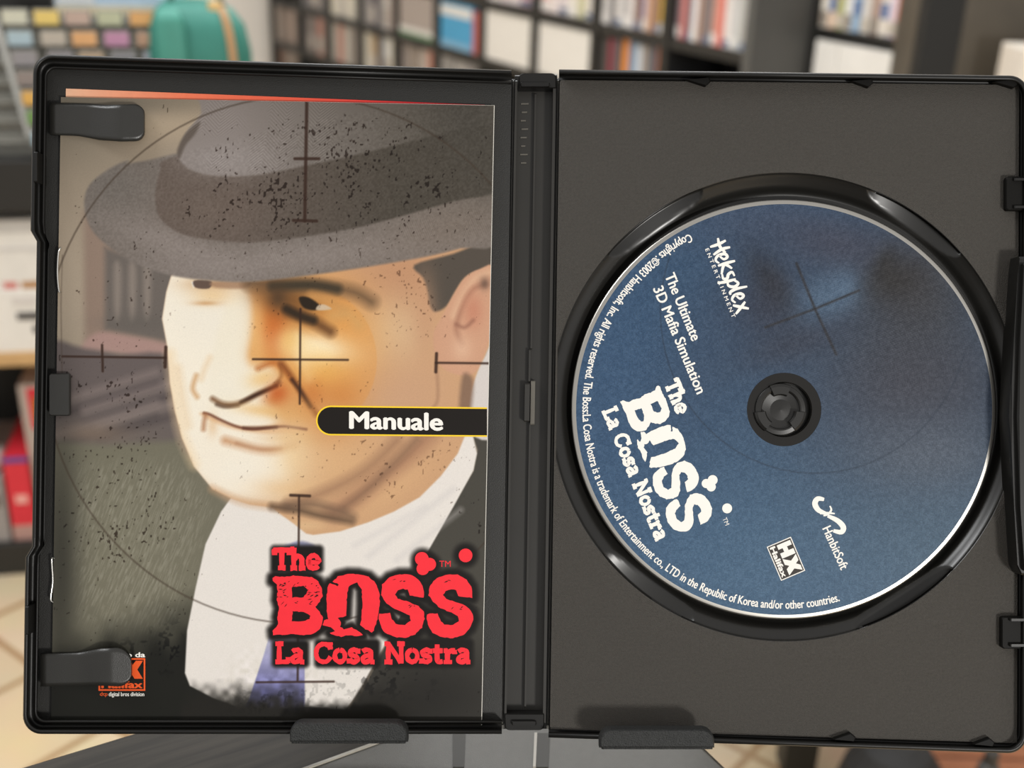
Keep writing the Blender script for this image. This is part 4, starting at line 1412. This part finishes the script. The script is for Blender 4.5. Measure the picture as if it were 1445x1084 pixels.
for x0, y0, x1, y1 in ((408, 1020, 575, 1049), (846, 1030, 1009, 1057)):
    lbox('rubber_lip', x0, y0, x1, y1, .0065, .0105, M_rubber, r=17)
    lbox('support_shelf', x0 + 3, y1 - 6, x1 - 3, y1 + 1, -.016, .0066, M_rubber, bev=.0003)
lbox('back_plate', 380, 620, 1060, 1030, -.0195, -.0150, M_stand, bev=.0006)
b = MB()
for sx in (-.045, .075):
    top = CW @ Vector((sx, -.045, -.0195)); ft = Vector((top.x, .372, T1 - .0005))
    pr = [[IMV @ (c_ + Vector((dx_, dy_, 0))) for dx_, dy_ in ((-.006, -.004), (.006, -.004), (.006, .004), (-.006, .004))] for c_ in (top, ft)]
    b = MB(); b.loft(pr, cap0=True, cap1=True); b.build('strut', M_stand, stand)


# ------------------------------------------------------------------ shelving at the back of the room
M_shelf = mat('black_shelf_board', (34, 33, 31), 0.45, noise=0.1, scale=30)
M_greyside = mat('grey_laminate', (84, 83, 80), 0.5, noise=0.05, scale=20)


def bxm(lo, hi):
    b_ = MB(); b_.box(lo, hi); return b_


def thing_at(name, label, cat, M, loc, group=None):
    o_ = empty(name, M @ Matrix.Translation(loc)); tag(o_, label, cat, group); return o_


def part(name, lo, hi, m, parent, bevel=0.0):
    """box part in its thing's own frame"""
    return bxm(lo, hi).build(name, m, parent, bevel=bevel)


ORD = ['first', 'second', 'third', 'fourth', 'fifth', 'sixth', 'seventh', 'eighth', 'ninth', 'tenth', 'eleventh', 'twelfth', 'thirteenth']
CW_ = 0.347; S0 = -2.19
ua = thing_at('shelving_unit', 'long black grid of cubbyholes full of games along the back wall', 'shelving', MSH, (S0, 0, 0))
HT = 1.16; TH = .03; DEP = .24
part('back_panel', (0, DEP - .012, 0.02), (10 * CW_, DEP, HT), M_shelf, ua)
for z in (.02, .16, .36, .56, .76, .96, 1.15):
    part('shelf_board', (0, .004, z - TH / 2), (10 * CW_, DEP - .012, z + TH / 2), M_shelf, ua)
for k in range(11):
    wd = .035 if k not in (0, 10) else .03
    part('end_panel' if k == 10 else 'divider', (k * CW_ - wd / 2, 0, 0), (k * CW_ + wd / 2, DEP, HT), M_greyside if k == 10 else M_shelf, ua)

CNAME = {}


def cname(c):
    r, g, b_ = c
    mx, mn = max(c), min(c)
    if mx - mn < 28: return 'white' if mx > 205 else 'pale grey' if mx > 165 else 'grey' if mx > 90 else 'black'
    if r >= g >= b_: return 'yellow' if g > .74 * r and b_ < .55 * r else 'orange' if g > .5 * r and b_ < .45 * r else 'red' if g < .42 * r else 'beige' if g > .8 * r else 'pinkish brown'
    if b_ >= g >= r or (b_ >= r and b_ >= g): return 'blue' if r < .6 * b_ else 'pale blue' if g > r else 'lilac'
    if g >= r: return 'green'
    return 'pink'


_protos = {}
PLACE = ['far left', 'second', 'third', 'fourth', 'fifth', 'sixth', 'seventh', 'eighth', 'ninth', 'rightmost']


def game_box(M, x, y, z, w, d, h, c, band, label, group, cat='game case', name='game_case', lean=0.0):
    """an upright boxed game: sleeve plus a coloured band across its spine"""
    r = empty(name, M @ Matrix.Translation((x, y, z)) @ Matrix.Rotation(lean, 4, 'Y')); tag(r, label, cat, group)
    part('sleeve', (-w / 2, 0, 0), (w / 2, d, h), cmat(c), r, bevel=.0012)
    if band:
        bc, z0, z1 = band
        part('spine_band', (-w / 2 + .0005, -.0006, h * z0), (w / 2 - .0005, .001, h * z1), cmat(bc), r)
    return r


def row_of(M, x0, x1, y, z, cols, hs, where, group, d=.17, bands=None, seed=0, lean=0):
    rng = random.Random(seed); n_ = len(cols); w = (x1 - x0) / n_
    seen = {}
    for i, c in enumerate(cols):
        nm = cname(c)
        bd = None
        if bands and bands[i % len(bands)]: bd = bands[i % len(bands)]
        lab = '%s game case, %s along in %s' % (nm, ORD[i], where)
        game_box(M, x0 + w * (i + .5), y + rng.uniform(0, .012), z, w * .94, d, hs[i % len(hs)], c, bd, lab, group)


GB = 'games in the black cubbyholes'


def cell(k): return S0 + k * CW_ + .02, S0 + (k + 1) * CW_ - .02


ZB = {'C': .175, 'B': .375, 'A': .575, 'D': .035}
grey = (128, 120, 116); taupe = (150, 138, 128); pale = (196, 190, 180); cream = (222, 216, 200); pinkb = (176, 122, 108)
rows = [
    (0, 'D', [(120, 96, 84), taupe, (130, 112, 100)], 'the lowest cubbyhole beside the beige wall'),
    (0, 'C', [taupe, (140, 124, 114), (166, 148, 136), (146, 128, 118)], 'the cubbyhole beside the beige wall'),
    (1, 'C', [(110, 104, 102), grey, (120, 108, 104), pinkb, taupe], 'the second middle-row cubbyhole'),
    (1, 'B', [(110, 108, 110), grey, (120, 116, 116)], 'the second upper-row cubbyhole'),
    (2, 'C', [pale, (178, 120, 104), pale, (150, 142, 134), taupe], 'the third middle-row cubbyhole'),
    (2, 'B', [cream, pale, cream, pale], 'the third upper-row cubbyhole'),
    (3, 'C', [cream, (176, 152, 120), (96, 98, 106), (216, 216, 212), cream], 'the fourth middle-row cubbyhole'),
    (3, 'B', [(150, 146, 144), (104, 100, 104), (130, 126, 126), (196, 192, 186), (170, 152, 144)], 'the fourth upper-row cubbyhole'),
    (4, 'C', [(150, 140, 134), taupe, (188, 176, 166), (190, 130, 112)], 'the cubbyhole below the green-striped box'),
    (5, 'C', [(150, 146, 142), (170, 166, 162), (140, 136, 134)], 'the cubbyhole below the bright blue box'),
    (6, 'A', [(220, 196, 196), (226, 214, 212), (214, 170, 168)], 'the cubbyhole above the first blank white box'),
    (7, 'A', [(226, 186, 180), (228, 216, 212), (216, 206, 206), (226, 220, 208), (200, 196, 158), (222, 216, 208)], 'the cubbyhole above the second blank white box'),
    (8, 'A', [(206, 202, 198), (120, 116, 116), (210, 206, 202), (180, 176, 174), (214, 208, 204), (130, 100, 90), (176, 168, 186), (190, 150, 122), (134, 104, 86), (226, 184, 52)], 'the cubbyhole with the yellow case'),
    (8, 'B', [(84, 80, 76), (128, 40, 56), (96, 88, 90), (228, 142, 52), (112, 134, 160), (196, 206, 216), (150, 140, 132), (88, 92, 102), (176, 100, 60)], 'the cubbyhole with the orange case'),
    (9, 'A', [(146, 128, 132), (184, 110, 104), (120, 110, 116), (222, 216, 216), (150, 120, 104), (124, 116, 116), (196, 150, 134), (214, 124, 110), (224, 216, 210), (200, 198, 196), (186, 186, 182), (168, 166, 160)], 'the cubbyhole beside the grey end panel'),
]
for k, rw, cols, where in rows:
    x0, x1 = cell(k)
    bands = None
    if rw == 'A': bands = [((226, 222, 216), .02, .2), None, ((96, 112, 140), .03, .13)]
    if k in (1, 3): bands = [None, ((176, 168, 160), .1, .5)]
    row_of(MSH, x0, x1, .012, ZB[rw], cols, [.166, .16, .163, .168], where, GB, bands=bands, seed=k * 7 + ord(rw))


def big_box(k, rw, c, w0, w1, h, label, cat='box', bands=(), name='storage_box'):
    x0, x1 = cell(k); w = x1 - x0
    r = empty(name, MSH @ Matrix.Translation((x0 + w * (w0 + w1) / 2, .01, ZB[rw]))); tag(r, label, cat)
    ww = w * (w1 - w0)
    part('body', (-ww / 2, 0, 0), (ww / 2, .19, h), cmat(c, .5), r, bevel=.003)
    for bc, z0, z1 in bands:
        part('printed_band', (-ww / 2 + .002, -.001, h * z0), (ww / 2 - .002, .002, h * z1), cmat(bc), r)
    return r


big_box(4, 'B', (170, 158, 150), .02, .98, .166, 'grey boxed game with a white and a green stripe near its foot', 'boxed game', [((222, 220, 214), .10, .22), ((86, 128, 90), .0, .1)], 'boxed_game')
big_box(5, 'B', (70, 160, 205), .02, .80, .166, 'bright blue boxed game with a white band across the top', 'boxed game', [((224, 224, 220), .70, .92), ((130, 178, 208), .02, .16)], 'boxed_game')
big_box(5, 'B', (196, 92, 84), .82, .96, .15, 'narrow red case squeezed in beside the bright blue box', 'game case', (), 'game_case')
big_box(6, 'B', (232, 228, 220), .0, 1., .166, 'blank white box just right of the bright blue box', 'box')
big_box(7, 'B', (230, 226, 218), .0, 1., .164, 'blank white box left of the cubbyhole with the orange case', 'box')
big_box(9, 'B', (50, 92, 160), .08, .5, .06, 'low blue box in the dark cubbyhole beside the grey end panel', 'box')

# second unit, set back past the grey end panel
ub = thing_at('bookcase', 'grey sided bookcase right of the black grid, cases above and white boxes below', 'bookcase', MSH, (1.30, .2, 0))
BW = .305
part('back_panel', (0, .22, .02), (BW, .232, 1.16), M_shelf, ub)
for z in (.05, .40, .632, .86, 1.15): part('shelf_board', (0.015, .0, z - .01), (BW, .22, z + .01), M_shelf, ub)
part('side_panel', (0, .0, 0), (.018, .232, 1.16), M_shelf, ub)
part('side_panel', (BW, -.01, 0), (BW + .05, .232, 1.16), M_greyside, ub)
cols = [(232, 224, 210), (226, 200, 176), (176, 178, 120), (228, 226, 220), (150, 176, 200), (214, 208, 200), (178, 150, 134), (232, 222, 208), (220, 206, 216), (206, 128, 96)]
row_of(MSH, 1.32, 1.30 + BW - .004, .205, .643, cols, [.19], 'the bookcase beyond the grey panel', 'cases in the grey sided bookcase', bands=[((150, 140, 128), .02, .22), ((96, 120, 160), .22, .42), ((196, 186, 170), .03, .2)], seed=4, d=.15)
for i, (x0, x1, lab) in enumerate(((1.32, 1.40, 'left of the two blank white boxes under the bookcase shelf'), (1.403, 1.60, 'wider right one of the two blank white boxes under the bookcase shelf'))):
    r = empty('storage_box', MSH @ Matrix.Translation(((x0 + x1) / 2, .205, .41))); tag(r, lab, 'box', 'white boxes in the bookcase')
    part('body', (-(x1 - x0) / 2, 0, 0), ((x1 - x0) / 2, .2, .2), cmat((236, 232, 224)), r, bevel=.003)


def vert(px, py, Y_): return on_plane(px, py, (0, Y_, 0), np.array([0, 1.0, 0]))


# dark uprights at the right
x0, x1 = vert(1303, 50, 2.3)[0], vert(1357, 50, 2.3)[0]
r = empty('display_post', Matrix.Translation(((x0 + x1) / 2, 2.3, 0))); tag(r, 'black square post rising right of the bookcase', 'post')
part('upright', (-(x1 - x0) / 2, 0, .02), ((x1 - x0) / 2, .05, 1.3), mat('matt_black', (14, 14, 12), .6), r, bevel=.002)
part('foot', (-.09, -.03, 0), (.09, .10, .02), mat('matt_black_foot', (24, 23, 21), .6), r, bevel=.002)
x0 = vert(1345, 50, 2.55)[0]
r = empty('cabinet', Matrix.Translation((x0 + .4, 2.55, 0))); tag(r, 'dull brown cabinet at the right edge behind the black post', 'cabinet')
M_brown = mat('dull_brown_wood', (84, 76, 64), .5, noise=.35, scale=12)
part('body', (-.4, .016, .02), (.4, .4, .96), M_brown, r, bevel=.003)
part('door', (-.398, 0, .04), (-.004, .016, .83), M_brown, r, bevel=.002)
part('door', (.004, 0, .04), (.398, .016, .83), M_brown, r, bevel=.002)
part('drawer', (-.398, 0, .835), (.398, .016, .95), mat('dark_brown_wood', (66, 56, 46), .5, noise=.3, scale=14), r, bevel=.002)
for x in (-.04, .04): bxm((x - .006, -.012, .5), (x + .006, 0, .6)).build('handle', M_steel, r)
x0 = vert(1440, 90, 2.3)[0]
r = empty('storage_box', Matrix.Translation((x0 + .08, 2.3, 0.56))); tag(r, 'white box edge at the far right in front of the brown cabinet', 'box')
part('body', (-.075, 0, 0), (.1, .12, .16), cmat((230, 220, 206)), r, bevel=.003)
r = empty('low_bench', Matrix.Translation((x0 + .1, 2.36, 0))); tag(r, 'low dark bench carrying the white box at the far right', 'bench')
part('top', (-.12, -.09, .53), (.3, .12, .56), M_brown, r, bevel=.002)
for x in (-.11, .27): part('leg', (x, -.08, 0), (x + .02, .11, .53), M_brown, r)

# ------------------------------------------------------------------ low shelf with rack and bag at the left
yw = math.radians(12)
MLS = Matrix.Translation((-.6, 1.55, 0)) @ Matrix.Rotation(yw, 4, 'Z')
ls = thing_at('low_shelf', 'low black open shelf on the tiles at the left edge', 'shelf', MLS, (0, 0, 0))
L0, L1 = -.62, .34
part('top_panel', (L0, 0, .558), (L1, .36, .628), M_shelf, ls, .002)
M_lightwood = mat('light_wood_board', (196, 158, 108), .5, noise=.15, scale=30)
part('shelf_board', (L0 + .02, .002, .337), (L1 - .02, .35, .356), M_lightwood, ls, .001)
part('base', (L0, 0, 0), (L1, .36, .052), M_shelf, ls, .002)
part('back_panel', (L0 + .02, .35, .052), (L1 - .02, .36, .558), M_shelf, ls)
for x in (L0, L1 - .02): part('side_panel', (x, 0, .052), (x + .02, .36, .558), M_shelf, ls)


def carton(name, x0, x1, y, z0, z1, c, label, cat, strips=(), group=None, d=.2, lean=0):
    r_ = empty(name, MLS @ Matrix.Translation(((x0 + x1) / 2, y, z0)) @ Matrix.Rotation(lean, 4, 'Y')); tag(r_, label, cat, group)
    w = (x1 - x0) / 2
    part('body', (-w, 0, 0), (w, d, z1 - z0), cmat(c, .5), r_, .001)
    for nm, a0, a1, h0, h1, sc in strips:
        part(nm, (-w + a0 * 2 * w, -.0008, (z1 - z0) * h0), (-w + a1 * 2 * w, .001, (z1 - z0) * h1), cmat(sc, .5), r_)
    return r_


carton('console_box', -.40, -.035, .012, .448, .545, (228, 224, 216), 'upper white cardboard box on the low shelf, ochre stripe along its foot', 'box', [('printed_stripe', .885, 1, .0, .10, (176, 124, 66)), ('printed_stripe', .82, .868, .0, .10, (206, 120, 110)), ('printed_panel', .6, .98, .56, .6, (206, 202, 198)), ('printed_panel', .5, .99, .82, 1, (196, 192, 186))])
carton('console_box', -.41, -.04, .008, .356, .4475, (230, 226, 218), 'lower white cardboard box on the low shelf, printed with dark bars', 'box', [('printed_panel', .87, .995, .52, .64, (66, 62, 62)), ('printed_panel', .92, 1, .30, .42, (58, 56, 56)), ('printed_panel', .86, .98, .76, .9, (214, 208, 202))])
carton('game_case', -.099, -.062, .02, .0525, .30, (176, 160, 150), 'pale sided case leaning in the low shelf with a red and yellow front', 'game case', [('printed_panel', .3, 1, .72, .98, (206, 40, 56)), ('printed_panel', .5, 1, .76, .92, (226, 206, 40))], lean=-.02)
carton('game_box', -.137, -.103, .012, .0525, .19, (214, 44, 58), 'red box with a pale patch at the bottom of the low shelf', 'box', [('printed_panel', .3, .8, .45, .55, (236, 170, 160)), ('printed_panel', .0, 1, .0, .18, (178, 140, 130)), ('printed_panel', 0, 1, .94, 1., (84, 70, 140))])
carton('game_box', -.205, -.141, .01, .0525, .16, (150, 144, 140), 'small grey box left of the red box in the low shelf', 'box', [('printed_panel', .3, .9, .55, .75, (96, 84, 76))])
r = empty('game_controller', MLS @ Matrix.Translation((-.165, .045, .160))); tag(r, 'pale grey rounded controller lying on the small grey box', 'controller')
b = MB(); b.loft([[(.026 * k * math.cos(t), .03 * k * math.sin(t), z) for t in np.linspace(0, 2 * math.pi, 25)[:-1]] for k, z in ((.6, 0), (.95, .006), (1, .016), (.9, .028), (.5, .036))], cap0=True, cap1=True)
b.build('shell', cmat((206, 202, 196)), r, smooth=True)
for x in (-.01, .012):
    b = MB(); b.loft([[(x + .005 * math.cos(t), .005 * math.sin(t), z) for t in np.linspace(0, 2 * math.pi, 13)[:-1]] for z in (.033, .042)], cap0=True, cap1=True); b.build('thumb_stick', cmat((70, 68, 66)), r)

# sloping rack of small cartridges
rk = thing_at('tiered_rack', 'sloping grey rack of small colourful cartridges behind the top left corner of the case', 'rack', MLS, (.03, .03, .628))
M_rk = mat('grey_rack_plastic', (124, 122, 114), .5, noise=.08, scale=60)
zr = [.800, .775, .751, .727, .704, .681, .656]
xr = [i * .0078 for i in range(7)]
R0 = Vector((.03, .03, .628))
for i in range(7):
    x0 = -.17 + xr[i] - R0.x; x1 = .142 + xr[i] * 1.9 - R0.x
    yy = .075 - i * .012
    part('tier', (x0, yy + .004, 0 if i == 6 else .0), (x1, yy + .0155, zr[i] - .004 - R0.z), M_rk, rk)
    part('tier_ledge', (x0, yy - .0035, zr[i] - .0125 - R0.z), (x1, yy + .004, zr[i] - .0100 - R0.z), M_rk, rk)
for xa in (-.092, .150):
    b = MB(); w = .008
    lo_ = [(xa - R0.x + (.046 if xa < 0 else .074) * k - 0, .095 - .10 * k, zr[0] + .006 - R0.z - (zr[0] + .006 - zr[6] - .0) * k * 1.0) for k in (0, 1)]
    b.loft([[(p_[0], p_[1] - .012, p_[2]), (p_[0] + w, p_[1] - .012, p_[2]), (p_[0] + w, p_[1], p_[2]), (p_[0], p_[1], p_[2])] for p_ in lo_], cap0=True, cap1=True)
    b.build('side_rail', mat('pale_rail', (140, 137, 128), .45), rk)
ctab = {0: [(206, 204, 184), (228, 200, 116), (190, 166, 152), (184, 186, 156), (216, 164, 104)],
        1: [(170, 190, 198), (186, 176, 162), (220, 168, 116), (186, 136, 164), (178, 142, 118)],
        2: [(146, 142, 144), (136, 132, 138), (170, 148, 124), (124, 124, 130), (140, 146, 160)],
        3: [(142, 130, 124), (96, 96, 112)], 4: [(218, 170, 88)], 5: [(108, 146, 78)], 6: [(150, 184, 202)]}
xc0 = [-.053, -.0135, .025, .066, .107]
rn = ['top row', 'second row', 'third row', 'fourth row', 'fifth row', 'sixth row', 'lowest row']
for i, cl in ctab.items():
    for j, c in enumerate(cl):
        if c is None: continue
        r = empty('game_cartridge', MLS @ Matrix.Translation((xc0[j] + (xr[i] if j else .0052 * i), .075 - i * .012, zr[i] - .010)))
        tag(r, 'small cartridge with a %s label, %s along the %s of the rack' % (cname(c), ORD[j], rn[i]), 'cartridge', 'cartridges in the tiered rack')
        part('shell', (-.0172, -.003, 0), (.0172, .0038, .0205), M_rk, r, .0006)
        part('label_sticker', (-.0152, -.0036, .0014), (.0152, -.0028, .0190), cmat(c, .4), r)
# things standing behind the rack
r = carton('game_box', -.008, .16, .12, .628, .84, (176, 196, 212), 'pale blue box with a cream lower edge standing behind the rack', 'box', [('printed_stripe', 0, 1, .80, .862, (214, 200, 168)), ('printed_panel', .02, .3, .88, 1, (222, 222, 220))], d=.06)
r = empty('monitor', MLS @ Matrix.Translation((-.16, .13, .628))); tag(r, 'black monitor corner above the left end of the rack', 'monitor')
part('screen', (-.2, 0, .166), (.146, .03, .42), mat('black_glass', (26, 25, 23), .3), r, .003)
part('stand', (-.03, .032, 0.01), (.03, .05, .26), M_shelf, r, .002)
part('foot', (-.09, .004, 0), (.09, .1, .012), M_shelf, r, .002)

# teal bag
bg = thing_at('carrying_bag', 'teal rounded bag with a tan strap beside the rack of cartridges', 'bag', MLS, (.181, .07, .628))
M_teal = mat('teal_fabric', (44, 116, 102), .6, noise=.12, scale=50, bump=.3, bscale=900)
M_teal2 = mat('teal_fabric_piping', (66, 138, 122), .55)
M_tan = mat('tan_leather', (160, 122, 80), .5)


def sring(hw, hd, z, n_=40, e=3.4, xo=0.0):
    return [(xo + hw * math.copysign(abs(math.cos(t)) ** (2 / e), math.cos(t)), hd * math.copysign(abs(math.sin(t)) ** (2 / e), math.sin(t)), z) for t in np.linspace(0, 2 * math.pi, n_ + 1)[:-1]]


b = MB(); b.loft([sring(.060, .055, 0), sring(.066, .06, .008), sring(.068, .062, .05), sring(.067, .06, .13), sring(.062, .056, .165, xo=-.002), sring(.050, .046, .186, xo=-.006), sring(.03, .03, .197, xo=-.012), sring(.006, .006, .200, xo=-.014)], cap0=True, cap1=True)
b.build('body', M_teal, bg, smooth=True)
b = MB(); b.loft([sring(.018, .010, 0.0, xo=-.05), sring(.019, .012, .12, xo=-.05), sring(.018, .011, .172, xo=-.052), sring(.012, .008, .188, xo=-.054)], cap0=True, cap1=True)
o = b.build('side_pocket', M_teal2, bg, smooth=True); o.location = (.018, -.056, .003)
b = MB(); pts = crom([(.026, -.030, .196), (.034, -.045, .185), (.041, -.058, .155), (.045, -.0645, .10), (.047, -.0660, .04), (.047, -.064, .004)], 5, False)
vs = []
for q in pts: vs.append([(q[0] - .005, q[1], q[2]), (q[0] + .005, q[1], q[2]), (q[0] + .005, q[1] + .004, q[2]), (q[0] - .005, q[1] + .004, q[2])])
b.loft(vs, cap0=True, cap1=True); b.build('strap', M_tan, bg)
b = MB(); b.box((.014, -.040, .178), (.032, -.026, .199)); b.build('strap_buckle', mat('tan_buckle', (204, 170, 112), .4), bg, bevel=.002)
b = MB(); lo = []
for t in np.linspace(0, math.pi, 15):
    c = np.array((-.002 + .034 * math.cos(t), -.02, .190 + .03 * math.sin(t)))
    lo.append([c + np.array((.004 * math.cos(a) * math.cos(t), .005 * math.sin(a), .004 * math.cos(a) * math.sin(t))) for a in np.linspace(0, 2 * math.pi, 9)[:-1]])
b.loft(lo, cap0=True, cap1=True); b.build('handle', mat('dark_teal_handle', (52, 84, 76), .5), bg, smooth=True)

# ------------------------------------------------------------------ things on the tiles at the lower right
st = empty('stool', Matrix.Translation((.44, 1.25, 0))); tag(st, 'stool on black square legs standing on the tiles behind the case', 'stool')
lx = on_z(1137, 1075, .04)[0] - .44
part('seat', (lx - .26, -.13, .44), (lx + .04, .15, .47), M_shelf, st, .003)
for x, y in ((lx, -.09), (lx - .22, -.09), (lx, .11), (lx - .22, .11)):
    part('leg', (x - .02, y - .02, 0), (x + .02, y + .02, .44), M_leg, st, .001)
q = on_z(1272, 1084, .14)
r = empty('backpack', Matrix.Translation((q[0], q[1] + .02, 0))); tag(r, 'black ribbed rounded top of a bag on the tiles at the bottom right', 'bag')
M_bp = mat('black_ribbed_fabric', (30, 29, 28), .7, noise=.2, scale=200)
b = MB(); lo = []
for k, z in ((1, 0), (1.04, .02), (1, .09), (.86, .125), (.6, .148), (.3, .156)):
    ring = []
    for i in range(96):
        t = 2 * math.pi * i / 96; rb = 1 + .03 * (1 if i % 4 < 2 else 0)
        ring.append((.058 * k * rb * math.cos(t), .055 * k * rb * math.sin(t), z))
    lo.append(ring)
b.loft(lo, cap0=True, cap1=True); b.build('body', M_bp, r)
b = MB(); b.box((-.008, .03, .10), (.008, .066, .15)); b.build('loop', M_bp, r, bevel=.002)
q = on_z(1350, 1072, .10)
r = empty('wooden_crate', Matrix.Translation((q[0] + .10, q[1] + .16, 0))); tag(r, 'reddish brown wooden crate on the tiles at the bottom right corner', 'crate')
M_cr = mat('reddish_wood', (168, 112, 84), .5, noise=.25, scale=25)
part('base', (-.17, -.11, 0), (.17, .11, .012), M_cr, r)
for y in (-.11, .098):
    for z in (.014, .062): part('side_board', (-.17, y, z), (.17, y + .012, z + .044), M_cr, r, .001)
for x in (-.17, .158):
    for z in (.014, .062): part('end_board', (x, -.098, z), (x + .012, .098, z + .044), M_cr, r, .001)
part('lid', (-.17, -.11, .1065), (.17, .11, .116), M_cr, r, .001)
q = on_z(1387, 1075, .15)
r = empty('bottle', Matrix.Translation((q[0], q[1] - .015, 0))); tag(r, 'dark grey cylinder standing in front of the reddish crate', 'bottle')
b = MB(); b.loft([[(k * math.cos(t), k * math.sin(t), z) for t in np.linspace(0, 2 * math.pi, 33)[:-1]] for k, z in ((.010, 0), (.012, .002), (.012, .15), (.0105, .158), (.007, .162))], cap0=True, cap1=True)
b.build('body', mat('dark_grey_plastic', (64, 62, 58), .4), r, smooth=True)
b = MB(); b.loft([[(k * math.cos(t), k * math.sin(t), z) for t in np.linspace(0, 2 * math.pi, 25)[:-1]] for k, z in ((.0075, .162), (.0075, .176))], cap0=True, cap1=True)
b.build('cap', mat('dark_cap', (44, 42, 40), .4), r)
